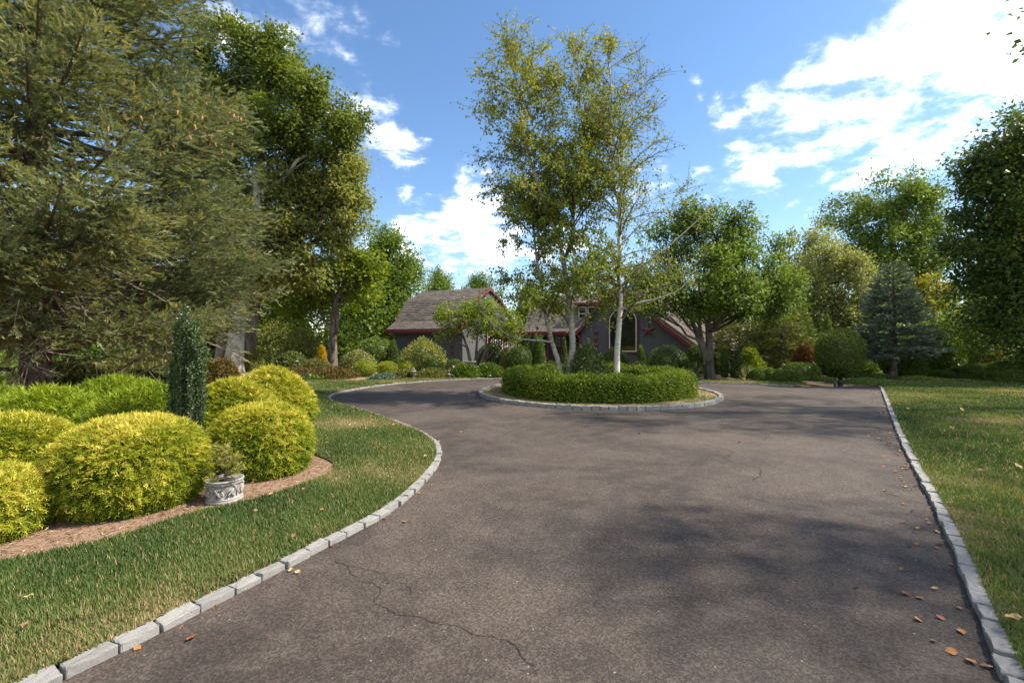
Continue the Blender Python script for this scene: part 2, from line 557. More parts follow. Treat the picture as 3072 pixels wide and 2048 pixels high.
def granite():
    m, g, out = new_mat('granite')
    co = g.n('ShaderNodeTexCoord').outputs['Object']
    rnd = g.n('ShaderNodeObjectInfo').outputs['Random']
    v = g.vec('ADD', co, g.n('ShaderNodeCombineXYZ', ins={0: g.math('MULTIPLY', rnd, 37.0), 1: rnd, 2: 0.0}).outputs[0])
    sp = g.noise(v, 70, 5, 0.85)
    big = g.noise(v, 14, 5, 0.6)
    c = g.mix(g.smooth(sp, 0.38, 0.62), (0.16, 0.154, 0.144), (0.42, 0.403, 0.372))
    c = g.mix(g.smooth(big, 0.55, 0.8), c, (0.17, 0.15, 0.12))
    c = g.mix(g.math('MULTIPLY', rnd, 0.55), c, (0.20, 0.19, 0.175))
    bsdf(g, out, c, 0.85, 0.25, bump(g, g.math('ADD', sp, big), 0.5, 0.008))
    return m


M['granite'] = granite()


def dip(x, y):
    """the exit of the driveway runs down behind a crest"""
    along = (x - 11.5) * 0.608 + (y - 15.7) * 0.794
    lat = (x - 11.5) * 0.794 - (y - 15.7) * 0.608
    s = np.clip(along / 6.0, 0, 1)
    w = 1 - np.clip((np.abs(lat) - 1.6) / 3.0, 0, 1)
    return -0.75 * s * s * (3 - 2 * s) * w * w * (3 - 2 * w)


def flat(name, pts, z, mat):
    from mathutils.geometry import delaunay_2d_cdt
    pts = [Vector((float(p[0]), float(p[1]))) for p in pts]
    n = len(pts)
    v, e, f, *_ = delaunay_2d_cdt(pts, [], [list(range(n))], 1, 1e-4)
    me = bpy.data.meshes.new(name)
    me.from_pydata([(p.x, p.y, z) for p in v], [], [list(t) for t in f])
    bm = bmesh.new()
    bm.from_mesh(me)
    bmesh.ops.recalc_face_normals(bm, faces=bm.faces)
    if sum(q.normal.z for q in bm.faces) < 0:
        bmesh.ops.reverse_faces(bm, faces=bm.faces)
    bm.to_mesh(me)
    bm.free()
    return tag(link(name, me, mat), kind='structure')


# ground sheet: fine near the place, coarse to the horizon
def build_ground():
    xs = np.r_[-900, -400, -150, -70, np.arange(-40, 41, 1.0), 70, 150, 400, 900]
    ys = np.r_[-900, -400, -150, -60, -30, np.arange(-20, 61, 1.0), 90, 150, 400, 900]
    X, Y = np.meshgrid(xs, ys, indexing='ij')
    Z = -0.05 + dip(X, Y) * 1.02
    V = np.stack([X, Y, Z], -1).reshape(-1, 3)
    ny = len(ys)
    i, j = np.meshgrid(np.arange(len(xs) - 1), np.arange(ny - 1), indexing='ij')
    F = np.stack([i * ny + j, (i + 1) * ny + j, (i + 1) * ny + j + 1, i * ny + j + 1], -1).reshape(-1, 4)
    tag(link('ground', np_mesh('ground', V, F), M['soil']), kind='structure')


build_ground()

LEFT = spline([(-4.4, -3.2), (-3.45, -0.6), (-2.75, 1.0), (-2.13, 2.13), (-1.93, 2.5), (-1.48, 3.44), (-1.13, 4.28), (-0.97, 5.3), (-0.98, 6.35),
               (-1.28, 7.4), (-2.1, 8.75), (-3.4, 10.4), (-4.75, 12.1), (-5.25, 13.3), (-5.25, 14.6), (-4.5, 16.7), (-3, 18.3), (-0.76, 19.4), (2, 19.9),
               (4.7, 19.0), (7.06, 17.6), (8.8, 16.85), (10.2, 16.15), (10.7, 16.2)])
RIGHT = spline([(0.6 - 2.3 * 0.765, -2.4), (2.3, 2.13), (3.78, 4.02), (6.56, 7.74), (12.42, 15.35), (13.0, 16.3)])
ISLE = (2.58, 14.1)
ang = np.linspace(0, 2 * math.pi, 240, endpoint=False)


def offset(path, d):
    T = np.gradient(path, axis=0)
    T /= np.linalg.norm(T, axis=1, keepdims=True)
    return path + np.stack([-T[:, 1], T[:, 0]], 1) * d       # to the left of travel


def build_driveway():
    flat('driveway', np.vstack([[(-4.4, -8)], LEFT[:-1], RIGHT[::-1][4:], [(-2.5, -8)], ]), 0.0, M['asphalt'])
    # ramp past the crest
    a, b = LEFT[-2], RIGHT[::-1][4]
    g = Geo()
    dv = np.array([0.608, 0.794])
    for k in range(6):
        q = []
        for s, t in ((a, k), (b, k), (b, k + 1), (a, k + 1)):
            p = s + dv * t * 0.8
            q.append((p[0], p[1], 0.0 if t == 0 else dip(p[0], p[1]) + 0.0))
        g.add(q, [[0, 1, 2, 3]])
    tag(g.build('driveway_ramp', M['asphalt']), kind='structure')


build_driveway()

BED_EDGE = [(-6.0, 2.3), (-4.6, 2.75), (-3.60, 3.18), (-3.45, 3.36), (-3.16, 3.55), (-3.00, 3.93), (-2.84, 4.17), (-2.58, 4.40), (-2.31, 4.85), (-2.17, 5.39), (-2.30, 5.85), (-2.9, 6.5),
            (-3.7, 7.9), (-4.75, 10.1), (-6.4, 13.0), (-7.8, 15.8), (-8.7, 17.6), (-7.2, 18.25), (-5.7, 18.3), (-3.35, 19.5), (-1.2, 20.3)]
BED = spline(BED_EDGE, 0.25)
LAWN_L = np.vstack([BED, offset(LEFT, 0.088)[:int(np.argmin(np.linalg.norm(LEFT - np.array([-1.0, 19.3]), axis=1)))][::-1], [(-6.5, -3.2)]])
flat('lawn', LAWN_L, 0.05, M['turf'])
flat('planting_bed', np.vstack([BED, [(-0.5, 20.6), (-0.6, 24), (-14, 24), (-22, 20), (-22, 3.5)]]), 0.035, M['mulch'])
RLAWN = np.vstack([offset(RIGHT, -0.088)[:-6], [(13.4, 16.6), (14.2, 17.3), (16.9, 18.9), (19.6, 19.6), (21, 18.2), (26, 17.6), (30, 10), (16, -3)]])
flat('lawn', RLAWN, 0.05, M['turf'])
flat('island_lawn', np.stack([ISLE[0] + 3.50 * np.cos(ang), ISLE[1] + 3.50 * np.sin(ang)], 1), 0.06, M['drygrass'])
flat('verge', np.vstack([offset(LEFT, 0.088)[-92:-3], [(11.0, 17.0), (10, 17.6), (8.3, 18.4), (7.2, 19.2)]]), 0.05, M['turf'])


# --- kerb stones: split granite blocks, each an object
def stone_mesh(k):
    r = np.random.default_rng(100 + k)
    bm = bmesh.new()
    bmesh.ops.create_cube(bm, size=1.0)
    for v in bm.verts:      # split faces are never quite square
        v.co += Vector((r.normal(0, .018), r.normal(0, .04), r.normal(0, .018)))
    bmesh.ops.bevel(bm, geom=list(bm.edges), offset=0.05, segments=2, profile=0.55, affect='EDGES')
    bmesh.ops.subdivide_edges(bm, edges=[e for e in bm.edges if e.calc_length() > 0.4], cuts=3, use_grid_fill=True)
    bmesh.ops.triangulate(bm, faces=bm.faces)
    for v in bm.verts:
        v.co += Vector((r.normal(0, .007), r.normal(0, .015), r.normal(0, .012)))
    me = bpy.data.meshes.new('kerb_stone')
    bm.to_mesh(me)
    bm.free()
    me.polygons.foreach_set('use_smooth', [False] * len(me.polygons))
    me.materials.append(M['granite'])
    return me


STONES = [stone_mesh(k) for k in range(9)]


def kerb(path, side, pitch=0.195, width=0.102, top=0.044, closed=False, zf=None, keep=None):
    root = thing('kerb', None, None, (0, 0, 0))
    root['kind'] = 'structure'
    s = np.r_[0, np.cumsum(np.linalg.norm(np.diff(path, axis=0), axis=1))]
    u = 0.0
    while u < s[-1] - pitch:
        L = pitch * random.uniform(0.86, 1.15)
        m = u + L / 2
        p = np.array([np.interp(m, s, path[:, k]) for k in (0, 1)])
        q = np.array([np.interp(min(m + 0.05, s[-1]), s, path[:, k]) for k in (0, 1)])
        q0 = np.array([np.interp(max(m - 0.05, 0), s, path[:, k]) for k in (0, 1)])
        t = (q - q0) / (np.linalg.norm(q - q0) + 1e-9)
        nrm = np.array([-t[1], t[0]]) * side
        u += L
        c = p + nrm * (width / 2 + random.uniform(-0.006, 0.006))
        if keep and not keep(c):
            continue
        o = bpy.data.objects.new('kerb_stone', random.choice(STONES))
        COL.objects.link(o)
        o.parent = root
        h = 0.20
        zz = zf(c) if zf else 0.0
        o.location = (c[0], c[1], zz + top + random.uniform(-0.006, 0.006) - h / 2)
        o.scale = (L - 0.012, width * random.uniform(0.93, 1.06), h)
        o.rotation_euler = (random.uniform(-.05, .05), random.uniform(-.04, .04), math.atan2(t[1], t[0]) + (math.pi if random.random() < .5 else 0) + random.uniform(-.03, .03))
    return root


kerb(LEFT[:-6], 1)
kerb(RIGHT[:-2], -1)
ring = np.stack([ISLE[0] + 3.60 * np.cos(np.r_[ang, 2 * math.pi]), ISLE[1] + 3.60 * np.sin(np.r_[ang, 2 * math.pi])], 1)
kerb(ring, 1, 0.20, 0.12, 0.10)


# --- cracks in the asphalt: thin dark ribbons
M['crack'] = plain('crack', (0.022, 0.018, 0.016), (0.035, 0.03, 0.026), 30, 0.95)


def crack(pts, w=0.006, seed=0):
    r = np.random.default_rng(seed)
    P = spline(pts, 0.03)
    P = P + r.normal(0, 0.007, P.shape) + 0.012 * np.sin(np.arange(len(P))[:, None] * 0.7 + np.array([0, 2.0]))
    ww = w * (0.5 + 0.8 * r.random(len(P)))[:, None]
    T = unit(np.gradient(P, axis=0))
    N = np.stack([-T[:, 1], T[:, 0]], 1)
    a, b = P + N * ww / 2, P - N * ww / 2
    V = np.vstack([np.c_[a, np.full(len(P), 0.004)], np.c_[b, np.full(len(P), 0.004)]])
    n = len(P)
    i = np.arange(n - 1)
    F = np.stack([i, i + n, i + n + 1, i + 1], 1)
    o = link('crack', np_mesh('crack', V, F), M['crack'], bpy.data.objects['driveway'])
    return o


crack([(-1.29, 3.30), (-1.16, 3.24), (-1.08, 3.10), (-0.86, 2.95), (-0.83, 2.78), (-0.62, 2.66), (-0.38, 2.58), (-0.22, 2.5), (-0.02, 2.42), (0.08, 2.28), (0.13, 2.16)], 0.0046, 1)
crack([(-1.16, 3.24), (-0.97, 3.18), (-0.80, 3.02), (-0.70, 2.99), (-0.62, 2.85)], 0.0034, 2)
crack([(2.96, 7.1), (3.2, 6.6), (2.9, 6.2), (3.1, 5.7), (2.75, 5.2)], 0.008, 3)
crack([(4.2, 8.6), (4.4, 7.9), (4.1, 7.4)], 0.008, 4)


# --- grass blades
def inside(P, poly):
    x, y = P[:, 0], P[:, 1]
    res = np.zeros(len(P), bool)
    xa, ya = poly[:, 0], poly[:, 1]
    xb, yb = np.roll(xa, -1), np.roll(ya, -1)
    for k in range(len(poly)):
        c = (ya[k] > y) != (yb[k] > y)
        res ^= c & (x < (xb[k] - xa[k]) * (y - ya[k]) / (yb[k] - ya[k] + 1e-12) + xa[k])
    return res


def dryness(P, seed):
    Q = np.c_[P, np.zeros(len(P))]
    return 0.5 + 0.36 * lump(Q, 1.1, seed) + 0.30 * lump(Q, 3.0, seed + 1)


def grass(name, poly, n, z, seed, hmin=0.022, hmax=0.052, dry=0.0, power=1.5, near=1.6, far=22, zf=None):
    r = np.random.default_rng(seed)
    out = []
    got = 0
    while got < n:
        k = n * 2
        # more blades close to the road end of the lawn than far off
        u = r.random(k)
        e = 2 - power
        d = (near ** e + u * (far ** e - near ** e)) ** (1 / e)
        a = r.uniform(-0.95, 0.95, k)
        P = np.stack([d * np.sin(a), d * np.cos(a)], 1)
        P = P[inside(P, poly)]
        out.append(P)
        got += len(P)
        if len(P) == 0:
            break
    P = np.concatenate(out)[:n]
    n = len(P)
    d = np.linalg.norm(P, axis=1)
    dr = dryness(P, 55) + dry
    thin = r.random(n) < np.clip(1.35 - 0.75 * np.clip(dr - 0.62, 0, 1) * 3, 0.25, 1)
    P, d, dr = P[thin], d[thin], dr[thin]
    n = len(P)
    h = r.uniform(hmin, hmax, n) * np.where(dr > 0.75, 0.7, 1.0) * (1 + 0.015 * d)
    w = 0.0042 + 0.0013 * d
    az = r.uniform(0, 6.283, n)
    lean = r.uniform(0.1, 0.9, n)
    t = np.stack([np.cos(az), np.sin(az)], 1)
    base = np.c_[P, np.full(n, z - 0.005)]
    side = np.c_[-t[:, 1], t[:, 0], np.zeros(n)] * w[:, None] * 0.5
    tip = base + np.c_[t * (h * lean)[:, None], h]
    V4 = np.stack([base - side, base + side, tip], 1).reshape(-1, 3)
    F = np.arange(3 * n).reshape(n, 3)
    tint = np.clip(0.37 + 0.72 * (dr - 0.5) + r.normal(0, 0.13, n), 0, 1)
    tint = np.where(r.random(n) < 0.06, 0.9, tint)
    o = link(name, np_mesh(name, V4, F, tint), M['grass'])
    return tag(o, kind='stuff')


kL = int(np.argmin(np.linalg.norm(LEFT - np.array([-1.0, 19.3]), axis=1)))
GRASS_L = np.vstack([BED, offset(LEFT, 0.078)[:kL][::-1], [(-6.5, -3.2)]])       # a little of it leans over the stones
GRASS_R = np.vstack([offset(RIGHT, -0.078)[:-6], RLAWN[len(RIGHT) - 6:]])
tag(grass('lawn_grass', GRASS_L, 150000, 0.05, 1), 'short green grass with tan dry patches beside the left kerb', 'grass')
tag(grass('lawn_grass', GRASS_R, 120000, 0.05, 2, dry=-0.10, far=30), 'green grass with dry patches on the lawn beyond the straight right kerb', 'grass')
ii = np.stack([ISLE[0] + 3.48 * np.cos(ang), ISLE[1] + 3.48 * np.sin(ang)], 1)
tag(grass('lawn_grass', ii, 16000, 0.06, 3, 0.02, 0.05, dry=0.40, near=10, far=18), 'dry tan grass ring round the island hedge', 'grass')
tag(grass('lawn_grass', np.vstack([offset(LEFT, 0.088)[-92:-3], [(11.0, 17.0), (10, 17.6), (8.3, 18.4), (7.2, 19.2)]]), 7000, 0.05, 4, 0.02, 0.05, dry=0.12, near=14, far=22), 'thin strip of grass behind the far right kerb', 'grass')


# --- mulch chips and needles lying on the bed
def chips(n, seed):
    r = np.random.default_rng(seed)
    poly = np.vstack([BED, [(-8, 18), (-8, 3.5)]])
    P = np.c_[r.uniform(-6.5, -1.8, n), r.uniform(2.6, 9, n)]
    P = P[inside(P, poly)]
    # chips gather towards the lawn's edge where they can be seen
    n = len(P)
    a = np.c_[r.normal(size=(n, 2)), r.normal(0, 0.2, n)]
    return blades(np.c_[P, np.full(n, 0.042)], a, np.array([[0, 0, 1.0]]) + r.normal(0, 0.3, (n, 3)), r.uniform(0.02, 0.07, n), r.uniform(0.004, 0.013, n), r.random(n), 0.3)


M['chips'] = foliage('mulch_chips', [(0, (0.10, 0.06, 0.04)), (0.5, (0.26, 0.155, 0.09)), (0.8, (0.42, 0.24, 0.13)), (1, (0.5, 0.38, 0.25))], 0.0, 0.9)
tag(link('mulch_chips', np_mesh('mulch_chips', *chips(26000, 5)), M['chips']), 'loose brown mulch chips and needles on the planting bed', 'mulch', kind='stuff')

# ------------------------------------------------------------------ clipped and loose shrubs
def prof_fn(kind):
    def f(t):
        t = np.clip(t, 0, 1)
        if kind == 'ball':
            return np.power(np.clip(1 - np.abs(2 * t - 0.96) ** 2.3, 0, 1), 0.55)
        if kind == 'dome':
            return np.power(np.clip(1 - t ** 2.6, 0, 1), 0.5) * (0.86 + 0.14 * np.sin(np.clip(t * 3, 0, 1) * 1.57))
        if kind == 'boxy':
            return np.power(np.clip(1 - t ** 4.8, 0, 1), 0.5) * (0.74 + 0.26 * np.sin(np.clip(t * 2.6, 0, 1) * 1.57))
        if kind == 'cone':
            return np.power(np.clip(1 - t, 0, 1), 0.85) * (0.75 + 0.25 * np.clip(t * 6, 0, 1)) + 0.02
        if kind == 'flame':
            return np.power(np.clip(1 - t, 0, 1), 0.6) * (0.6 + 0.4 * np.sin(np.clip(t * 2.2, 0, 1) * 1.57))
        if kind == 'column':
            return (0.80 + 0.2 * np.sin(np.clip(t * 2.5, 0, 1) * 1.57)) * np.power(np.clip(1 - t ** 4, 0, 1), 0.6)
        if kind == 'mound':
            return np.power(np.clip(1 - t ** 1.7, 0, 1), 0.62)
        if kind == 'square':
            return np.power(np.clip(1 - t ** 8, 0, 1), 0.6) * 0.97
        return np.ones_like(t)
    return f


def revolve_points(n, rx, ry, h, kind, r, t0=0.02):
    """even points on the outline, with outward normals"""
    f = prof_fn(kind)
    tt = np.linspace(0, 1, 200)
    rr = f(tt)
    rm = (rx + ry) / 2
    dr = np.gradient(rr * rm, tt)
    w = (rr * rm + 0.02 * rm) * np.sqrt(dr ** 2 + h ** 2)
    w[tt < t0] = 0
    c = np.cumsum(w)
    t = np.interp(r.random(n) * c[-1], c, tt)
    a = r.uniform(0, 2 * math.pi, n)
    q = f(t)
    P = np.stack([rx * q * np.cos(a), ry * q * np.sin(a), h * t], 1)
    sl = np.interp(t, tt, dr)
    N = unit(np.stack([np.cos(a) * h, np.sin(a) * h, -sl], 1))
    return P, N, t


def core_of(rx, ry, h, kind, k=0.86, sides=22, rows=14, seed=0, lumpy=0.0):
    t = np.linspace(0.0, 1, rows) ** 0.8
    f = prof_fn(kind)(t)
    a = np.linspace(0, 2 * math.pi, sides, endpoint=False)
    V = np.stack([np.outer(f * rx * k, np.cos(a)), np.outer(f * ry * k, np.sin(a)), np.repeat((t * h * (0.5 + 0.5 * k) + 0.0)[:, None], sides, 1)], -1).reshape(-1, 3)
    if lumpy:
        V = V * (1 + lumpy * lump(V, 2.2 / max(rx, .3), seed))[:, None]
    i, j = np.meshgrid(np.arange(rows - 1), np.arange(sides), indexing='ij')
    j2 = (j + 1) % sides
    F = np.stack([i * sides + j, i * sides + j2, (i + 1) * sides + j2, (i + 1) * sides + j], -1).reshape(-1, 4)
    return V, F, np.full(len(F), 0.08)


def shrub_geo(rx, ry, h, kind, n, leaf, seed, rough=0.06, depth=0.16, spread=0.8, aspect=0.5, up=0.25, lumpf=2.2, tipup=0.3, core=0.84, fine=False):
    r = np.random.default_rng(seed)
    P, N, t = revolve_points(n, rx, ry, h, kind, r)
    lm = lump(P, lumpf / max(rx, 0.3), seed)
    k = 1 + rough * lm - depth * r.random(n) ** 1.8 + r.normal(0, 0.35 * rough, n)
    P = P * np.c_[k, k, 0.5 + 0.5 * k]
    axis = unit(N * 0.9 + spread * r.normal(size=(n, 3)) + np.array([0, 0, tipup]))
    nn = unit(N + np.array([0, 0, up]) + 0.5 * r.normal(size=(n, 3)))
    size = leaf * r.uniform(0.7, 1.3, n)
    tint = np.clip(0.5 + 0.22 * r.normal(size=n) + 0.16 * lump(P, 5 / max(rx, .3), seed + 9), 0, 1)
    parts = [(blades if fine else slips)(P, axis, nn, size * (1 if fine else 1.15), size * aspect * (1 if fine else 1.15), tint)]
    if core:
        parts.append(core_of(rx, ry, h, kind, core, seed=seed, lumpy=rough))
    return merge(parts)


def shrub(name, cat, label, x, y, z, rx, ry, h, kind, mat, leaf, n, group=None, **kw):
    seed = int(abs(x * 131 + y * 17 + h * 7) * 10) % 99991
    V, F, T = shrub_geo(rx, ry, h, kind, n, leaf, seed, **kw)
    o = link(name, np_mesh(name, V, F, T), M[mat], None, (x, y, z))
    return tag(o, label, cat, group)


def sprays(P, axis, nrm, length, tint, pairs=3, width=0.24, droop=0.35, r=R, leafw=0.36):
    """thready sprays: a thin stem leaf with pairs of small side leaves, bending down to the tip"""
    n = len(P)
    axis = unit(axis)
    L = np.broadcast_to(np.asarray(length, float), (n,))
    side = unit(np.cross(axis, nrm))
    out = [blades(P, axis - np.array([0, 0, droop * 0.5]), nrm, L * 1.15, L * 0.09, tint)]
    for k in range(pairs):
        s = 0.25 + 0.6 * k / max(pairs - 1, 1)
        b = P + axis * (L * s)[:, None] - np.array([0, 0, 1.0]) * (L * droop * s * s)[:, None]
        for sg in (1, -1):
            a = axis * 0.8 + side * sg * (0.75 + 0.25 * r.normal(size=(n, 1))) - np.array([0, 0, droop * s]) + 0.15 * r.normal(size=(n, 3))
            l = L * (leafw + 0.14 * (1 - s)) * r.uniform(0.7, 1.2, n)
            out.append(slips(b, a, nrm, l * 1.1, l * width * 1.1, np.clip(tint + 0.05 * r.normal(size=n) + 0.08 * s, 0, 1)))
    return merge(out)


def thread_bush(name, label, x, y, z, rx, ry, h, n, mat='gold', size=0.11, seed=1, kind='dome', rough=0.07, group='golden threadleaf bushes in the left bed', pairs=3):
    r = np.random.default_rng(seed)
    P, N, t = revolve_points(n, rx, ry, h, kind, r, 0.0)
    lm = lump(P, 2.4 / rx, seed)
    k = 1 + rough * lm - 0.20 * r.random(n) ** 1.6
    P = P * np.c_[k, k, 0.55 + 0.45 * k]
    P[:, 2] = np.maximum(P[:, 2], 0.01)
    axis = unit(N + 0.65 * r.normal(size=(n, 3)) + np.array([0, 0, 0.15]))
    nn = unit(N * 0.4 + np.array([0, 0, 0.9]) + 0.4 * r.normal(size=(n, 3)))
    # young golden tips outside, greener older threads within and low down
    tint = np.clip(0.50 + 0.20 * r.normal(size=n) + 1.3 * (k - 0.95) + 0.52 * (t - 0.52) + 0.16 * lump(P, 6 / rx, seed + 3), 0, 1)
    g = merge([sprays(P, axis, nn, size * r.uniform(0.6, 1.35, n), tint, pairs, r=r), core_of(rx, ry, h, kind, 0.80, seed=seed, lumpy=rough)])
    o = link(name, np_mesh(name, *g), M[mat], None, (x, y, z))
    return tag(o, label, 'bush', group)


# ------------------------------------------------------------------ broadleaf trees
def bez(a, b, c, n=7):
    t = np.linspace(0, 1, n)[:, None]
    a, b, c = map(lambda v: np.asarray(v, float), (a, b, c))
    return a * (1 - t) ** 2 + 2 * b * t * (1 - t) + c * t * t


def crown_geo(lobes, ncl, lpc, leaf, cr, seed, flat_=0.85, aspect=0.6, shell=0.5, droop=0.25, centers=None, boughs=16, bsize=0.33, fine=False):
    r = np.random.default_rng(seed)
    Lb = np.array(lobes, float)
    Lb[:, 3:] *= 1.08
    vol = (Lb[:, 3] * Lb[:, 4] * Lb[:, 5]) ** 0.72
    which = r.choice(len(Lb), ncl, p=vol / vol.sum())
    # boughs: each lobe is made of separate rounded masses with gaps between them
    nb = max(3, int(boughs))
    bd = rand_dir(len(Lb) * nb, r).reshape(len(Lb), nb, 3)
    brad = (shell ** 3 + (1 - shell ** 3) * r.random((len(Lb), nb, 1))) ** (1 / 3)
    bq = r.integers(0, nb, ncl)
    d0 = bd[which, bq]
    off0 = rand_dir(ncl, r) * (r.random((ncl, 1)) ** 0.5)
    C = Lb[which, :3] + (d0 * brad[which, bq] * 1.0 + off0 * bsize) * Lb[which, 3:6]
    d = unit(d0 + 0.8 * off0)
    # looser sprays between neighbouring masses, so that the crown reads as one
    nf = ncl // 7
    ia = r.integers(0, len(Lb), nf)
    gap = np.linalg.norm(Lb[ia][:, None, :3] - Lb[None, :, :3], axis=2) + np.where(np.arange(len(Lb))[None] == ia[:, None], 99, 0) + r.random((nf, len(Lb)))
    ib = np.argmin(gap, axis=1)
    w = r.uniform(0.2, 0.8, (nf, 1))
    mid_ = Lb[ia] * (1 - w) + Lb[ib] * w
    C[:nf] = mid_[:, :3] + rand_dir(nf, r) * mid_[:, 3:6] * r.uniform(0.3, 0.95, (nf, 1))
    if centers is not None:
        C = np.vstack([C, centers])
        which = np.r_[which, np.zeros(len(centers), int)]
        d = np.vstack([d, rand_dir(len(centers), r)])
    nc = len(C)
    cs = cr * r.uniform(0.6, 1.35, nc)
    idx = np.repeat(np.arange(nc), lpc)
    n = len(idx)
    off = r.normal(size=(n, 3)) * 0.55
    off[:, 2] *= flat_
    P = C[idx] + off * cs[idx][:, None]
    out = unit(off + 0.3 * d[idx])
    axis = unit(out * 0.7 + 0.6 * r.normal(size=(n, 3)) - np.array([0, 0, droop]))
    nn = unit(np.array([0, 0, 0.8]) + 0.45 * out + 0.55 * r.normal(size=(n, 3)))
    size = leaf * r.uniform(0.65, 1.35, n)
    ctint = r.normal(0, 0.15, nc)
    tint = np.clip(0.5 + ctint[idx] + 0.17 * r.normal(size=n), 0, 1)
    return (blades if fine else slips)(P, axis, nn, size * (1 if fine else 1.2), size * aspect * (1 if fine else 1.2), tint), C, which


def tree(name, label, cat, x, y, z, trunk, r0, lobes, mat, barkm, ncl, lpc, leaf, cr, seed, group=None, limbs=True, sub=5, limb_r=0.42, extra_trunks=(), r1=0.25, **kw):
    """trunk: path in metres from the base; lobes: (x, y, z, rx, ry, rz) from the base"""
    r = np.random.default_rng(seed)
    root = thing(name, label, cat, (x, y, z), group)
    g = Geo()
    trunks = [(trunk, r0)] + list(extra_trunks)
    paths = []
    for tp, tr in trunks:
        P = spline(tp, 0.25) if len(tp) > 2 else np.linspace(tp[0], tp[1], 16)
        s = np.linspace(0, 1, len(P))
        rad = tr * (1 - (1 - r1) * s) * (1 + 0.38 * np.exp(-s * len(P) * 0.25 / (1.5 * tr + .1)))
        P = P + 0.12 * tr * np.c_[lump(P, 1.2, seed), lump(P, 1.2, seed + 1), np.zeros(len(P))] * np.minimum(1, s * 6)[:, None]
        g.tube(P, rad, 12)
        paths.append((P, rad))
    (V, F, T), C, which = crown_geo(lobes, ncl, lpc, leaf, cr, seed, **kw)
    if limbs:
        lg = Geo()
        for li, lb in enumerate(lobes):
            c = np.array(lb[:3], float)
            best = min(range(len(paths)), key=lambda k: np.min(np.linalg.norm(paths[k][0] - c, axis=1)))
            P, rad = paths[best]
            ok = np.where((P[:, 2] < c[2] - 0.15 * lb[5]) & (P[:, 2] > 0.28 * P[-1, 2]))[0]
            cand = ok if len(ok) else np.arange(len(P))
            score = np.abs(P[cand][:, 2] - (c[2] - 0.9 * np.linalg.norm(c[:2] - P[cand][:, :2], axis=1))) + r.uniform(0, 0.8, len(cand))
            k = cand[int(np.argmin(score))]
            a = P[k]
            L = np.linalg.norm(c - a)
            ra = min(rad[k] * 0.55, r0 * limb_r, 0.024 + 0.017 * L)
            m = (a + c) / 2 + np.array([0, 0, -0.05 * L]) + r.normal(0, 0.06 * L, 3)
            B = bez(a, m, c, 9) + np.r_[np.zeros((1, 3)), r.normal(0, 0.015 * L, (8, 3))]
            lg.tube(B, np.linspace(ra, max(ra * 0.35, 0.02), 9), 7)
            own = np.where(which == li)[0]
            for q in own[:sub * 2]:
                e = C[q]
                st = B[r.integers(3, 9)]
                l2 = np.linalg.norm(e - st)
                mm = (st + e) / 2 + r.normal(0, 0.10 * l2, 3) + np.array([0, 0, 0.06 * l2])
                lg.tube(bez(st, mm, e, 6), np.linspace(max(ra * 0.33, 0.018), 0.010, 6), 5)
        lg.build('branches', M[barkm], root, True)
    g.build('trunk', M[barkm], root, True)
    link('crown', np_mesh('crown', V, F, T), M[mat], root)
    return root


def copy_tree(src, loc, rz, sc, label, group=None):
    c = src.copy()
    COL.objects.link(c)
    c.location = loc
    c.rotation_euler = (0, 0, rz)
    c.scale = (sc, sc, sc) if not hasattr(sc, '__len__') else sc
    c['label'] = label
    if group: c['group'] = group
    for ch in list(src.children):
        k = ch.copy()
        COL.objects.link(k)
        k.parent = c
    return c


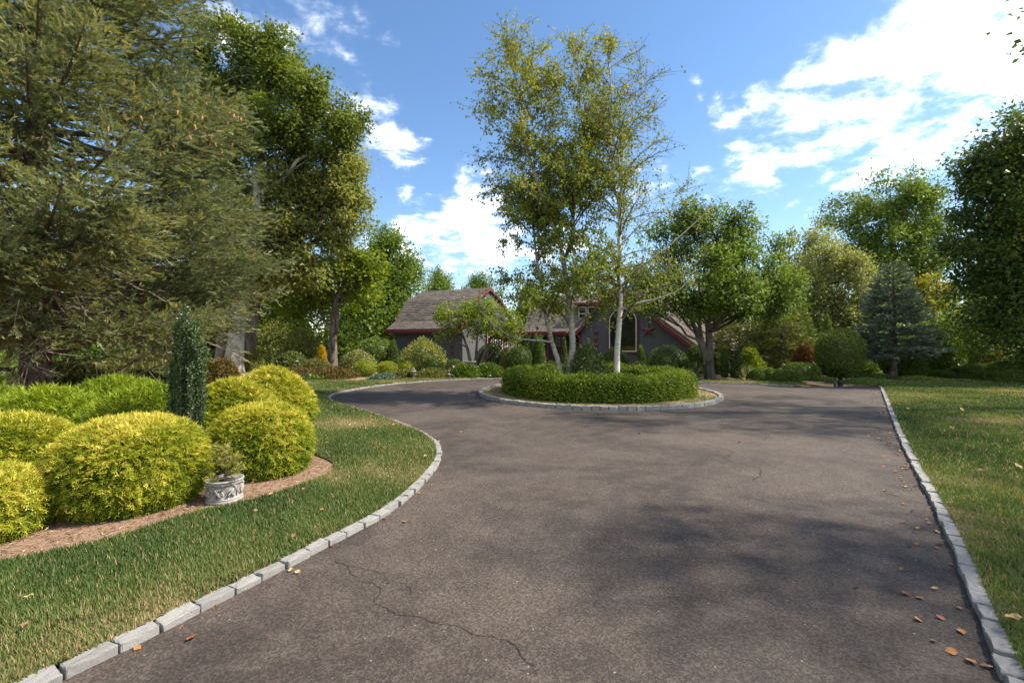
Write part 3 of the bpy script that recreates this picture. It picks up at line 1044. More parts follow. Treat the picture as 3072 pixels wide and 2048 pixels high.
# ------------------------------------------------------------------ birches
def birch(name, label, x, y, z, stems, seed, r0, nleaf_per_m, side_len, lean=0.0, leafy=None, barkm='birchbark', group='white barked birches on the island', limbs=()):
    """stems: list of (path, base radius); side branches leave every stem and carry loose hanging leaves"""
    r = np.random.default_rng(seed)
    root = thing(name, label, 'birch tree', (x, y, z), group)
    g, bg = Geo(), Geo()
    LP, LA = [], []
    for si, (tp, tr, tip) in enumerate(stems):
        P = spline(tp, 0.12)
        n = len(P)
        s = np.linspace(0, 1, n)
        P = P + 0.02 * np.c_[lump(P, 2.0, seed + si), lump(P, 2.0, seed + si + 5), np.zeros(n)]
        rad = tr + (tip - tr) * s
        if si == 0:
            rad = rad * (1 + 0.35 * np.exp(-s * n * 0.12 / 0.3))
        g.tube(P, rad, 10)
        # side branches
        zz = P[:, 2]
        nb = int((zz[-1] - max(zz[0], 2.0)) * 9)
        for _ in range(nb):
            k = r.integers(int(n * 0.12), n - 1)
            if zz[k] < 1.9:
                continue
            f = (zz[k] - 1.9) / (zz[-1] - 1.9 + 1e-6)
            L = side_len * r.uniform(0.5, 1.2) * (1.0 - 0.70 * f)
            az = r.uniform(0, 6.283)
            el = r.uniform(0.25, 0.95)
            d = np.array([math.cos(az) * math.cos(el), math.sin(az) * math.cos(el), math.sin(el)])
            a = P[k]
            e = a + d * L + np.array([0, 0, -0.10 * L * L])
            m = a + d * L * 0.5 + np.array([0, 0, 0.14 * L]) + r.normal(0, 0.06, 3)
            B = bez(a, m, e, 7)
            br = min(rad[k] * 0.5, 0.022)
            bg.tube(B, np.linspace(br, 0.004, 7), 5)
            # twigs
            for _t in range(int(4 + L * 8)):
                u = r.uniform(0.25, 1.0)
                q = B[int(u * 6)]
                td = unit(d * 0.6 + r.normal(size=3) * 0.7)
                tl = r.uniform(0.3, 0.85)
                te = q + td * tl + np.array([0, 0, -0.10])
                TB = bez(q, (q + te) / 2 + np.array([0, 0, 0.05]), te, 4)
                bg.tube(TB, np.linspace(0.006, 0.0025, 4), 3)
                m_ = r.poisson(nleaf_per_m * tl * (leafy(a[0] + x, a[2], f, q[0] + x) if leafy else 1))
                if m_:
                    w = r.random(m_)
                    pts = np.stack([np.interp(w, np.linspace(0, 1, 4), TB[:, c]) for c in range(3)], 1) + r.normal(0, 0.05, (m_, 3))
                    LP.append(pts)
    for lp, lr in limbs:
        P = spline(lp, 0.15)
        g.tube(P, np.linspace(lr, 0.008, len(P)), 7)
        for _ in range(int(len(P) * 0.9)):
            k = r.integers(int(len(P) * 0.25), len(P))
            L = r.uniform(0.3, 0.9)
            d = unit(r.normal(size=3) + np.array([0.5, 0, 0.6]))
            e = P[k] + d * L
            TB = bez(P[k], (P[k] + e) / 2 + np.array([0, 0, 0.08]), e, 4)
            bg.tube(TB, np.linspace(0.009, 0.003, 4), 3)
            m_ = r.poisson(7)
            if m_:
                w = r.random(m_)
                LP.append(np.stack([np.interp(w, np.linspace(0, 1, 4), TB[:, c]) for c in range(3)], 1) + r.normal(0, 0.05, (m_, 3)))
    P = np.concatenate(LP)
    n = len(P)
    axis = unit(np.array([0, 0, -0.8]) + 0.75 * r.normal(size=(n, 3)))
    nn = rand_dir(n, r)
    size = 0.078 * r.uniform(0.7, 1.25, n)
    zt = P[:, 2] / 10.0
    tint = np.clip(0.24 + 0.34 * zt + 0.20 * r.normal(size=n), 0, 1)
    g.build('trunk', M[barkm], root, True)
    bg.build('branches', M['twigbark'], root)
    link('crown', np_mesh('crown', *blades(P, axis, nn, size, size * 0.74, tint)), M['birch'], root)
    return root


# ------------------------------------------------------------------ conifers
def needle_sprigs(P, axis, L, tint, r, fins=7, wid=0.30, leafw=0.12):
    """bottle-brush twig tips: a stem blade and needle tufts slanting forward around it"""
    n = len(P)
    axis = unit(axis)
    ref = rand_dir(n, r)
    u = unit(np.cross(axis, ref))
    v = np.cross(axis, u)
    L = np.broadcast_to(np.asarray(L, float), (n,))
    out = [slips(P, axis, u, L, L * 0.16, tint, 0.0)]
    for k in range(fins):
        a = 2.4 * k + r.uniform(0, 1, n)
        d = axis * 0.85 + (np.cos(a)[:, None] * u + np.sin(a)[:, None] * v) * 0.62
        b = P + axis * (L * (0.05 + 0.72 * k / fins))[:, None]
        l = L * wid * r.uniform(0.8, 1.3, n)
        out.append(slips(b, d, u, l * 1.15, L * leafw, np.clip(tint + 0.06 * r.normal(size=n), 0, 1), 0.0))
    return merge(out)


def conifer(name, label, cat, x, y, z, H, rmax, z0, mat, seed, sprig=0.22, whorl=0.42, per=7, twig=0.33, fins=6, trunk_r=0.2, base_r=None, droop=0.14, dens=1.0, sector=None, leafw=0.12, vert=0.22, wid=0.30, arnd=0.45,
            dead=0, barkm='sprucebark', group=None, power=0.85, upturn=0.35, tintlow=0.0, taper_start=0.0, extra=None, twl=0.42, sprig_step=0.11):
    r = np.random.default_rng(seed)
    root = thing(name, label, cat, (x, y, z), group)
    g, bg, dg = Geo(), Geo(), Geo()
    s = np.linspace(0, 1, 24)
    tp = np.c_[0.06 * np.sin(s * 5), 0.05 * np.sin(s * 4 + 1), s * H]
    if extra is not None:
        tp[:, 0] += extra * (s * 0)
    g.tube(tp, trunk_r * (1 - 0.96 * s) * (1 + 0.5 * np.exp(-s * H / 0.5)) + 0.01, 12)
    SP, SA, SL, ST = [], [], [], []
    zz = z0
    while zz < H - 0.15:
        f = (zz - z0) / (H - z0)
        Rr = rmax * max(1 - f, 0.0) ** power * (0.78 + 0.22 * min(1, f / 0.10 + taper_start))
        nb = max(4, int(per * (0.6 + 0.4 * (1 - f))))
        a0 = r.uniform(0, 6.28)
        for b in range(nb):
            az = a0 + 6.283 * b / nb + r.normal(0, 0.16)
            thin = 1.0
            bt = r.normal(0, 0.14)
            if sector is not None:
                da = abs((az - sector[0] + math.pi) % (2 * math.pi) - math.pi)
                if da > sector[1]:
                    thin = 0.35
            L = Rr * r.uniform(0.72, 1.08) + 0.12
            zb = zz + r.uniform(-0.5, 0.5) * whorl
            dirv = np.array([math.cos(az), math.sin(az), 0.0])
            rise = 0.45 * f + 0.02
            e = np.array([0, 0, zb]) + dirv * L + np.array([0, 0, L * (rise - droop) + 0])
            m = np.array([0, 0, zb]) + dirv * L * 0.55 + np.array([0, 0, L * (rise * 0.5 - droop * 1.15)])
            B = bez((0, 0, zb), m, e + np.array([0, 0, upturn * 0.12 * L]), 9)
            bg.tube(B, np.linspace(0.012 + 0.011 * L, 0.006, 9), 5)
            # twigs on both sides
            nt = max(3, int(L / twig * 2 * dens * thin))
            u = r.uniform(0.16 if f > .3 else 0.30, 1.0, nt) ** 0.75
            side = np.array([-dirv[1], dirv[0], 0.0])
            for uu in u:
                q = np.array([np.interp(uu, np.linspace(0, 1, 9), B[:, c]) for c in range(3)])
                sg = r.choice((-1, 1))
                tl = (twl * L * (1.08 - uu) + 0.16) * r.uniform(0.6, 1.15)
                tl = min(tl, 1.5)
                td = unit(dirv * r.uniform(0.5, 1.0) + side * sg * r.uniform(0.35, 1.0) + np.array([0, 0, r.normal(0.04, vert)]))
                k = max(2, int(tl / sprig_step))
                w = np.linspace(0.12, 1, k)
                pts = q + td * (tl * w)[:, None] + np.array([0, 0, -0.16]) * (tl * w * w)[:, None]
                ax = td + 0.4 * dirv + arnd * r.normal(size=(k, 3)) + np.array([0, 0, 0.35 * upturn - 0.03])
                SP.append(pts); SA.append(ax)
                SL.append(sprig * r.uniform(0.65, 1.2, k))
                ST.append(np.clip(0.50 + bt + 0.13 * r.normal() + 0.13 * r.normal(size=k) + tintlow * (uu - 0.7), 0, 1))
                if dead and r.random() < 0.25:
                    bg.tube(np.array([q, q + td * tl * 0.5, q + td * tl + np.array([0, 0, -0.16 * tl])]), [0.007, 0.005, 0.003], 3)
            if dead and zb < H * 0.8:
                for _ in range(int(dead * thin)):
                    uu = r.uniform(0.08, 0.62)
                    q = np.array([np.interp(uu, np.linspace(0, 1, 9), B[:, c]) for c in range(3)])
                    td = unit(dirv * 0.5 + side * r.normal(0, 0.9) + np.array([0, 0, r.normal(-0.15, 0.45)]))
                    tl = r.uniform(0.3, 0.95)
                    mid = q + td * tl * 0.5 + r.normal(0, 0.05, 3)
                    dg.tube(np.array([q, mid, mid + td * tl * 0.5 + np.array([0, 0, -0.12 * tl]) + r.normal(0, .06, 3)]), [0.014, 0.009, 0.004], 3)
        zz += whorl * r.uniform(0.8, 1.2)
    P, A, L_, T_ = np.concatenate(SP), np.concatenate(SA), np.concatenate(SL), np.concatenate(ST)
    V, F, T = needle_sprigs(P, A, L_, T_, r, fins, wid, leafw)
    g.build('trunk', M[barkm], root, True)
    bg.build('branches', M['twigbark'], root)
    if dead:
        dg.build('dead_twigs', M['twig'], root)
    link('crown', np_mesh('crown', V, F, T), M[mat], root)
    return root, P

# ------------------------------------------------------------------ house
M['siding'] = plain('gray_siding', (0.098, 0.098, 0.098), (0.110, 0.109, 0.107), 3, 0.8, 0.25, 0.0, (1, 1, 0.3))
M['sidinggap'] = plain('siding_groove', (0.055, 0.055, 0.055), (0.065, 0.065, 0.065), 9, 0.9)
M['red'] = plain('barn_red_paint', (0.150, 0.018, 0.022), (0.195, 0.027, 0.030), 6, 0.5, 0.4)
M['starred'] = plain('weathered_red_metal', (0.12, 0.016, 0.022), (0.19, 0.034, 0.04), 18, 0.45, 0.5)
M['white'] = plain('white_trim', (0.66, 0.65, 0.60), (0.74, 0.73, 0.68), 8, 0.5)
M['porchdark'] = plain('porch_boards', (0.11, 0.10, 0.095), (0.15, 0.135, 0.125), 6, 0.7)
M['foundation'] = plain('foundation', (0.20, 0.19, 0.18), (0.28, 0.27, 0.25), 8, 0.9)


def glass_mat():
    m, g, out = new_mat('window_glass')
    bsdf(g, out, (0.012, 0.014, 0.014), 0.04, 0.9)
    return m


def shingle_mat():
    m, g, out = new_mat('roof_shingle')
    t = g.n('ShaderNodeAttribute', attribute_name='tint').outputs['Fac']
    co = g.n('ShaderNodeTexCoord').outputs['Object']
    c = g.ramp(t, [(0, (0.100, 0.082, 0.068)), (0.5, (0.150, 0.125, 0.104)), (1, (0.205, 0.175, 0.148))])
    c = g.mix(0.5, c, g.ramp(g.noise(co, 60, 4, 0.7), [(0.3, 0.6), (0.7, 1.35)]), 'MULTIPLY')
    bsdf(g, out, c, 0.9, 0.2)
    return m


M['glass'] = glass_mat()
M['shingle'] = shingle_mat()

HU = np.array([0.9135, -0.4067])
HV = np.array([0.4067, 0.9135])
HC = np.array([-2.84, 26.0])
HOUSE = thing('house', 'gray board sided house with brown gambrel roofs, red trim and an arched window', 'house', (HC[0], HC[1], 0), rz=math.atan2(HU[1], HU[0]))
# local axes: x along the eaves to the right, y to the back, z up


def prism(g, prof, axis0, axis1, t=None):
    """extrude a profile [(y, z)] along x from axis0 to axis1 (closed solid, quads by fan)"""
    n = len(prof)
    V = [(axis0, y, z) for y, z in prof] + [(axis1, y, z) for y, z in prof]
    F = [[i, (i + 1) % n, n + (i + 1) % n, n + i] for i in range(n)]
    g.add(V, F, t)


def board_wall(name, o, d, length, z0, top, out, parent=HOUSE, pitch=0.2, thick=0.012, skip=None):
    """a wall of separate vertical boards: o origin (x, y), d direction, out outward normal; top(s) gives the height"""
    o, d, out = map(lambda v: np.array(v, float), (o, d, out))
    g = Geo()
    n = int(math.ceil(length / pitch))
    P = lambda s, z, e: (*(o + d * s + out * e), z)
    ss = sorted(set([0.0, length] + list(np.linspace(0, length, 40))))
    V = [P(s, z0, 0) for s in ss] + [P(s, max(top(s), z0 + .01), 0) for s in ss] + [P(s, z0, -0.12) for s in ss] + [P(s, max(top(s), z0 + .01), -0.12) for s in ss]
    k = len(ss)
    F = []
    for i in range(k - 1):
        F += [[i, i + 1, k + i + 1, k + i], [2 * k + i, 3 * k + i, 3 * k + i + 1, 2 * k + i + 1]]
    g.add(V, F)
    wall = g.build(name, M['sidinggap'], parent)
    for i in range(n):
        a, b = i * pitch + 0.003, min((i + 1) * pitch, length) - 0.003
        if b - a < 0.02:
            continue
        ta, tb = top(a) - 0.01, top(b) - 0.01
        if max(ta, tb) < z0 + 0.05:
            continue
        ta, tb = max(ta, z0 + .02), max(tb, z0 + .02)
        e = thick + random.uniform(-0.001, 0.001)
        q = Geo()
        V = [P(a, z0, .001), P(b, z0, .001), P(b, tb, .001), P(a, ta, .001), P(a, z0, e), P(b, z0, e), P(b, tb, e), P(a, ta, e)]
        q.add(V, [[4, 5, 6, 7], [0, 4, 7, 3], [1, 2, 6, 5], [3, 7, 6, 2], [0, 1, 5, 4]])
        q.build('siding_board', M['siding'], wall)
    return wall


def shingles(g, p0, A, S, seed=0, expo=0.15, tab=0.30):
    """courses of shingle tabs on a plane: p0 lower corner, A along the eave, S up the slope"""
    r = np.random.default_rng(seed)
    p0, A, S = map(lambda v: np.array(v, float), (p0, A, S))
    la, ls = np.linalg.norm(A), np.linalg.norm(S)
    a, s = A / la, S / ls
    nrm = np.cross(a, s)
    if nrm[2] < 0:
        nrm = -nrm
    nc = max(1, int(round(ls / expo)))
    ex = ls / nc
    for c in range(nc):
        u = -r.uniform(0, tab)
        while u < la:
            w = tab * r.uniform(0.6, 1.2)
            u0, u1 = max(u, 0), min(u + w, la)
            u += w
            if u1 - u0 < 0.01:
                continue
            lo = 0.028 + r.uniform(-0.004, 0.006)
            b0, b1 = p0 + a * u0 + s * (c * ex), p0 + a * (u1 - 0.006) + s * (c * ex)
            t0, t1 = b0 + s * (ex * 1.02), b1 + s * (ex * 1.02)
            g.add([b0 + nrm * lo, b1 + nrm * lo, t1 + nrm * 0.012, t0 + nrm * 0.012, b0, b1], [[0, 1, 2, 3], [4, 5, 1, 0]], float(np.clip(0.5 + r.normal(0, 0.24), 0, 1)))


def roof(name, prof, x0, x1, rake=True, seed=0, side='both', thick=0.12):
    """gambrel roof along x from a profile [(y, z), ...] left eave to right eave"""
    g = Geo()
    n = len(prof)
    V, F = [], []
    for (y, z) in prof:
        V += [(x0, y, z), (x1, y, z), (x0, y, z - thick), (x1, y, z - thick)]
    for i in range(n - 1):
        k, m = 4 * i, 4 * i + 4
        F += [[k, k + 1, m + 1, m], [k + 2, m + 2, m + 3, k + 3], [k, m, m + 2, k + 2], [k + 1, k + 3, m + 3, m + 1]]
    F += [[0, 2, 3, 1], [4 * n - 4, 4 * n - 3, 4 * n - 1, 4 * n - 2]]
    g.add(V, F)
    deck = g.build(name, M['shingle'], HOUSE)
    sg = Geo()
    for i in range(n - 1):
        (ya, za), (yb, zb) = prof[i], prof[i + 1]
        if zb >= za:
            shingles(sg, (x0 - .03, ya, za), (x1 - x0 + .06, 0, 0), (0, yb - ya, zb - za), seed + i)
        else:
            shingles(sg, (x0 - .03, yb, zb), (x1 - x0 + .06, 0, 0), (0, ya - yb, za - zb), seed + i)
    tag(sg.build('shingles', M['shingle'], deck), kind='stuff')
    return deck


def rake_board(name, prof, x, w=0.16, t=0.04, parent=HOUSE, swap=False):
    """red boards following the gable edge; x fixed (or y fixed when swap)"""
    g = Geo()
    for (ya, za), (yb, zb) in zip(prof[:-1], prof[1:]):
        q = []
        for xx in (x, x + t):
            q += [(xx, ya, za - .01), (xx, yb, zb - .01), (xx, yb, zb - w), (xx, ya, za - w)]
        if swap:
            q = [(b, a, c) for a, b, c in q]
        g.add(q, [[0, 1, 2, 3], [4, 7, 6, 5], [0, 4, 5, 1], [3, 2, 6, 7], [0, 3, 7, 4], [1, 5, 6, 2]])
    return g.build(name, M['red'], parent)


def interp_prof(prof):
    y = [p[0] for p in prof]
    z = [p[1] for p in prof]
    return lambda s: float(np.interp(s, y, z))


# left wing: ridge along x, gable at x = 0 facing right
PW = [(-0.55, 2.32), (0.25, 2.78), (1.35, 4.15), (3.3, 5.0), (5.0, 4.35), (7.3, 2.8), (8.4, 2.30)]
roof('wing_roof', PW, -4.95, 0.12, seed=10)
topw = interp_prof([(y, z - 0.12) for y, z in PW])
board_wall('wing_front_wall', (-4.8, 0.0), (1, 0), 4.8, 0.05, lambda s: 2.50, (0, -1))
board_wall('wing_gable_wall', (0.0, 0.0), (0, 1), 8.3, 0.05, topw, (1, 0))
board_wall('wing_end_wall', (-4.8, 0.0), (0, 1), 8.3, 0.05, topw, (-1, 0))
rake_board('rake_board', PW, 0.125)
rake_board('rake_board', PW, -4.995)
Geo().box((-5.0, -0.70, 2.17), (0.2, -0.56, 2.30)).build('gutter', M['red'], HOUSE)
Geo().box((-4.95, -0.56, 2.08), (0.12, -0.50, 2.20)).build('fascia_board', M['red'], HOUSE)
Geo().box((-4.95, -0.5, 2.10), (0.10, 0.0, 2.13)).build('soffit', M['siding'], HOUSE)
dp = Geo().tube([(-4.86, -0.62, 2.2), (-4.86, -0.58, 2.0), (-4.86, -0.08, 1.8), (-4.86, -0.08, 0.1)], 0.05, 8)
dp.build('downspout', M['red'], HOUSE, True)
Geo().box((-0.06, -0.03, 0.05), (0.03, 0.03, 2.50)).build('corner_board', M['siding'], HOUSE)

# main body behind the porch: ridge along x, eave at y = 8.5
PM = [(8.3, 2.30), (9.2, 2.72), (10.6, 4.45), (12.6, 5.35), (15.2, 4.4), (17.0, 2.4)]
roof('main_roof', PM, 0.1, 9.0, seed=30)
board_wall('porch_wall', (0.0, 10.4), (1, 0), 6.6, 0.15, lambda s: 2.70, (0, -1))
board_wall('end_wall', (9.0, 10.4), (0, 1), 6.4, 0.1, interp_prof([(y - 10.4, z - .15) for y, z in PM[2:]]), (1, 0))
Geo().box((0.15, 8.18, 2.16), (7.2, 8.30, 2.29)).build('gutter', M['red'], HOUSE)
Geo().box((0.15, 8.31, 2.02), (7.2, 8.40, 2.17)).build('porch_beam', M['red'], HOUSE)
Geo().box((0.1, 8.45, 2.20), (6.5, 10.35, 2.24)).build('porch_ceiling', M['porchdark'], HOUSE)
Geo().box((0.05, 8.3, 0.0), (6.6, 10.35, 0.16)).build('porch_floor', M['porchdark'], HOUSE)
for x in (2.2, 4.6, 6.3):
    p = Geo()
    p.box((x - .055, 8.36, 0.16), (x + .055, 8.47, 0.75)).box((x - .04, 8.375, 0.75), (x + .04, 8.455, 1.75)).box((x - .055, 8.36, 1.75), (x + .055, 8.47, 2.02))
    p.box((x - .065, 8.35, 0.72), (x + .065, 8.48, 0.77)).box((x - .065, 8.35, 1.72), (x + .065, 8.48, 1.77))
    p.build('porch_post', M['red'], HOUSE)
rl = Geo().box((0.3, 8.40, 0.92), (2.14, 8.44, 0.98)).box((0.3, 8.40, 0.26), (2.14, 8.44, 0.31))
rail = rl.build('porch_railing', M['red'], HOUSE)
for k in range(12):
    Geo().box((0.42 + .145 * k, 8.405, 0.31), (0.45 + .145 * k, 8.435, 0.92)).build('baluster', M['red'], rail)


def window(name, o, d, out, w, h, z, cols=1, rows=1, trim='red', sash='white', parent=HOUSE, tw=0.07, mt=0.022, mid=True):
    """rectangular window: trim, sash, pane, muntins"""
    o, d, out = map(lambda v: np.array([*v, 0.0]), (o, d, out))
    up = np.array([0, 0, 1.0])

    def bx(g, a0, a1, z0, z1, e0, e1):
        V = [o + d * a + out * e + up * zz for zz in (z0, z1) for e in (e0, e1) for a in (a0, a1)]
        g.add(V, [[0, 2, 3, 1], [4, 5, 7, 6], [0, 1, 5, 4], [2, 6, 7, 3], [0, 4, 6, 2], [1, 3, 7, 5]])
        return g
    g = Geo()
    bx(g, -tw, 0, z - tw, z + h + tw, .005, .06); bx(g, w, w + tw, z - tw, z + h + tw, .005, .06)
    bx(g, 0, w, z + h, z + h + tw, .005, .058); bx(g, 0, w, z - tw, z, .005, .075)
    win = g.build(name, M[trim], parent)
    g = Geo()
    s = 0.045
    bx(g, 0.002, s, z + .002, z + h - .002, .004, .05); bx(g, w - s, w - .002, z + .002, z + h - .002, .004, .05)
    bx(g, s, w - s, z + h - s, z + h - .002, .004, .048); bx(g, s, w - s, z + .002, z + s, .004, .048)
    if mid:
        bx(g, s, w - s, z + h * .5 - .02, z + h * .5 + .02, .004, .047)
    g.build('sash', M[sash], win)
    bx(Geo(), s, w - s, z + s, z + h - s, .024, .030).build('pane', M['glass'], win)
    if cols > 1 or rows > 1:
        g = Geo()
        for k in range(1, cols):
            bx(g, w * k / cols - mt / 2, w * k / cols + mt / 2, z + s, z + h - s, .031, .042)
        for k in range(1, rows):
            bx(g, s, w - s, z + h * k / rows - mt / 2, z + h * k / rows + mt / 2, .031, .041)
        g.build('muntins', M[sash], win)
    return win


# wing gable: a wide middle window with two narrow ones beside it
window('window', (0.024, 3.0), (0, 1), (1, 0), 0.62, 1.25, 0.95, 2, 4)
window('window', (0.024, 3.82), (0, 1), (1, 0), 1.45, 1.45, 0.95, 4, 4)
window('window', (0.024, 5.47), (0, 1), (1, 0), 0.62, 1.25, 0.95, 2, 4)
# porch windows and door
window('window', (3.55, 10.375), (1, 0), (0, -1), 0.85, 1.25, 0.85, 2, 4, 'siding', 'white')
window('window', (4.95, 10.375), (1, 0), (0, -1), 0.75, 1.25, 0.85, 2, 4, 'siding', 'white')
dr = Geo().box((2.0, 10.30, 0.17), (2.9, 10.37, 2.15)).build('door', M['red'], HOUSE)
Geo().box((2.12, 10.285, 1.2), (2.78, 10.299, 2.0)).build('pane', M['glass'], dr)
Geo().ball((2.82, 10.27, 1.05), 0.03, 6).build('handle', M['white'], dr)

# dormer on the main roof
DX0, DX1, DY = 3.95, 5.5, 9.75
dm = board_wall('dormer_wall', (DX0, DY), (1, 0), DX1 - DX0, 2.9, lambda s: 4.32, (0, -1))
board_wall('dormer_side_wall', (DX1, DY), (0, 1), 1.9, 2.9, lambda s: 4.32 + .12 * s, (1, 0))
board_wall('dormer_side_wall', (DX0, DY), (0, 1), 1.9, 2.9, lambda s: 4.32 + .12 * s, (-1, 0))
g = Geo()
g.add([(DX0 - .15, DY - .25, 4.30), (DX1 + .15, DY - .25, 4.30), (DX1 + .15, DY + 2.2, 4.75), (DX0 - .15, DY + 2.2, 4.75),
       (DX0 - .15, DY - .25, 4.40), (DX1 + .15, DY - .25, 4.40), (DX1 + .15, DY + 2.2, 4.85), (DX0 - .15, DY + 2.2, 4.85)],
      [[0, 3, 2, 1], [4, 5, 6, 7], [0, 1, 5, 4], [1, 2, 6, 5], [3, 0, 4, 7], [2, 3, 7, 6]])
g.build('dormer_roof', M['shingle'], HOUSE)
Geo().box((DX0 - .16, DY - .29, 4.28), (DX1 + .16, DY - .255, 4.42)).build('fascia_board', M['red'], HOUSE)
window('dormer_window', (DX0 + .16, DY - .025), (1, 0), (0, -1), 0.58, 0.95, 3.15)
window('dormer_window', (DX0 + .84, DY - .025), (1, 0), (0, -1), 0.58, 0.95, 3.15)

# right wing: ridge runs to the back, tall arched window in the gable facing the drive
RY = 3.74
PR = [(5.62, 2.16), (5.94, 2.42), (7.35, 4.20), (8.07, 4.95), (8.9, 4.18), (10.6, 2.55), (12.3, 1.20)]
topr = interp_prof([(y, z - 0.12) for y, z in PR])
board_wall('arched_gable_wall', (5.94, RY), (1, 0), 6.15, 0.0, lambda s: topr(s + 5.94), (0, -1))
board_wall('side_wall', (5.94, RY), (0, 1), 6.6, 0.0, lambda s: 2.3, (-1, 0))


def roof_y(name, prof, y0, y1, seed=0, thick=0.12):
    g = Geo()
    n = len(prof)
    V, F = [], []
    for (x, z) in prof:
        V += [(x, y0, z), (x, y1, z), (x, y0, z - thick), (x, y1, z - thick)]
    for i in range(n - 1):
        k, m = 4 * i, 4 * i + 4
        F += [[k, m, m + 1, k + 1], [k + 2, k + 3, m + 3, m + 2], [k, k + 2, m + 2, m], [k + 1, m + 1, m + 3, k + 3]]
    F += [[0, 1, 3, 2], [4 * n - 4, 4 * n - 2, 4 * n - 1, 4 * n - 3]]
    g.add(V, F)
    deck = g.build(name, M['shingle'], HOUSE)
    sg = Geo()
    for i in range(n - 1):
        (xa, za), (xb, zb) = prof[i], prof[i + 1]
        lo, hi = ((xa, za), (xb, zb)) if zb >= za else ((xb, zb), (xa, za))
        shingles(sg, (lo[0], y0 - .03, lo[1]), (0, y1 - y0 + .06, 0), (hi[0] - lo[0], 0, hi[1] - lo[1]), seed + i)
    tag(sg.build('shingles', M['shingle'], deck), kind='stuff')
    return deck


roof_y('arched_gable_roof', PR, RY - 0.22, 11.0, 50)
rake_board('rake_board', PR, RY - 0.27, 0.24, 0.04, swap=True)
# two lean-to roofs step up behind the right slope, each with its own red edge
def lean_to(p0, A, S, seed):
    p0, A, S = (np.array(v, float) for v in (p0, A, S))
    n = np.array([0, 0, 0.10])
    q = [p0, p0 + A, p0 + A + S, p0 + S]
    g = Geo().add(q + [v - n for v in q], [[0, 1, 2, 3], [7, 6, 5, 4], [0, 4, 5, 1], [1, 5, 6, 2], [2, 6, 7, 3], [3, 7, 4, 0]])
    deck = g.build('lean_to_roof', M['shingle'], HOUSE)
    sg = Geo()
    shingles(sg, p0 + [0, 0, .002], A, S, seed)
    tag(sg.build('shingles', M['shingle'], deck), kind='stuff')


lean_to((9.2, RY + 0.1, 3.86), (3.75, 0, -2.98), (0.35, 1.9, 0.62), 70)
rake_board('rake_board', [(9.95, 4.12), (12.6, 2.00)], RY + 1.92, 0.22, 0.04, swap=True)
lean_to((9.9, RY + 2.0, 4.20), (4.3, 0, -3.25), (0.4, 2.2, 0.62), 72)
dp = Geo().tube([(5.70, RY - .02, 2.1), (5.74, RY - .05, 1.95), (5.90, RY - .07, 1.75), (5.90, RY - .07, 0.1)], 0.05, 8)
dp.build('downspout', M['red'], HOUSE, True)


def arched_window():
    x0, x1, zb, zs = 7.60, 9.16, 1.02, 2.75
    cx, rad = (x0 + x1) / 2, (x1 - x0) / 2
    y = RY - 0.024

    def outline(inset):
        r = rad - inset
        pts = [(x0 + inset, zb + inset), (x0 + inset, zs)]
        pts += [(cx - r * math.cos(a), zs + r * 0.95 * math.sin(a)) for a in np.linspace(0, math.pi, 19)[1:-1]]
        pts += [(x1 - inset, zs), (x1 - inset, zb + inset)]
        return pts

    def ringmesh(name, a, b, e0, e1, mat, parent):
        A, B = outline(a), outline(b)
        n = len(A)
        V = [(x, y - e0, z) for x, z in A] + [(x, y - e0, z) for x, z in B] + [(x, y - e1, z) for x, z in A] + [(x, y - e1, z) for x, z in B]
        F = []
        for i in range(n):
            j = (i + 1) % n
            F += [[2 * n + i, 2 * n + j, 3 * n + j, 3 * n + i], [i, 2 * n + i, 2 * n + j, j][::-1], [n + i, n + j, 3 * n + j, 3 * n + i]]
        return Geo().add(V, F).build(name, mat, parent)
    win = ringmesh('arched_window', -0.075, 0.0, 0.003, 0.07, M['red'], HOUSE)
    ringmesh('sash', 0.002, 0.055, 0.003, 0.05, M['white'], win)
    pts = outline(0.05)
    bm = bmesh.new()
    f = bm.faces.new([bm.verts.new((x, y - 0.02, z)) for x, z in pts])
    r_ = bmesh.ops.extrude_face_region(bm, geom=[f])
    bmesh.ops.translate(bm, vec=(0, 0.012, 0), verts=[v for v in r_['geom'] if isinstance(v, bmesh.types.BMVert)])
    bmesh.ops.recalc_face_normals(bm, faces=bm.faces)
    me = bpy.data.meshes.new('pane')
    bm.to_mesh(me)
    bm.free()
    link('pane', me, M['glass'], win)


arched_window()


# ------------------------------------------------------------------ barn stars hung on the walls
def star_mesh():
    V = [(0, -0.22, 0)]
    for k in range(10):
        a = math.pi / 2 + k * math.pi / 5
        r = 1.0 if k % 2 == 0 else 0.40
        V.append((r * math.cos(a), 0, r * math.sin(a)))
    F = [[0, 1 + (k + 1) % 10, 1 + k] for k in range(10)]
    V2 = [(x, 0.06, z) for x, y, z in V[1:]]
    me = bpy.data.meshes.new('barn_star')
    F += [[1 + k, 1 + (k + 1) % 10, 11 + (k + 1) % 10] for k in range(10)] + [[1 + k, 11 + (k + 1) % 10, 11 + k] for k in range(10)]
    me.from_pydata(V + V2, [], F)
    me.update()
    me.materials.append(M['starred'])
    return me


STAR = star_mesh()
HROT = math.atan2(HU[1], HU[0])


def star(x, y, z, r, face, label, group=None):
    """face: 'front' hangs on a wall looking along -y of the house, 'side' on one looking along +x"""
    w = HC + HU * x + HV * y
    o = bpy.data.objects.new('barn_star', STAR)
    COL.objects.link(o)
    o.location = (w[0], w[1], z)
    o.scale = (r, r, r)
    o.rotation_euler = (0, 0, HROT + (math.pi / 2 if face == 'side' else 0))
    return tag(o, label, 'star ornament', group or 'red barn stars hung on the house')


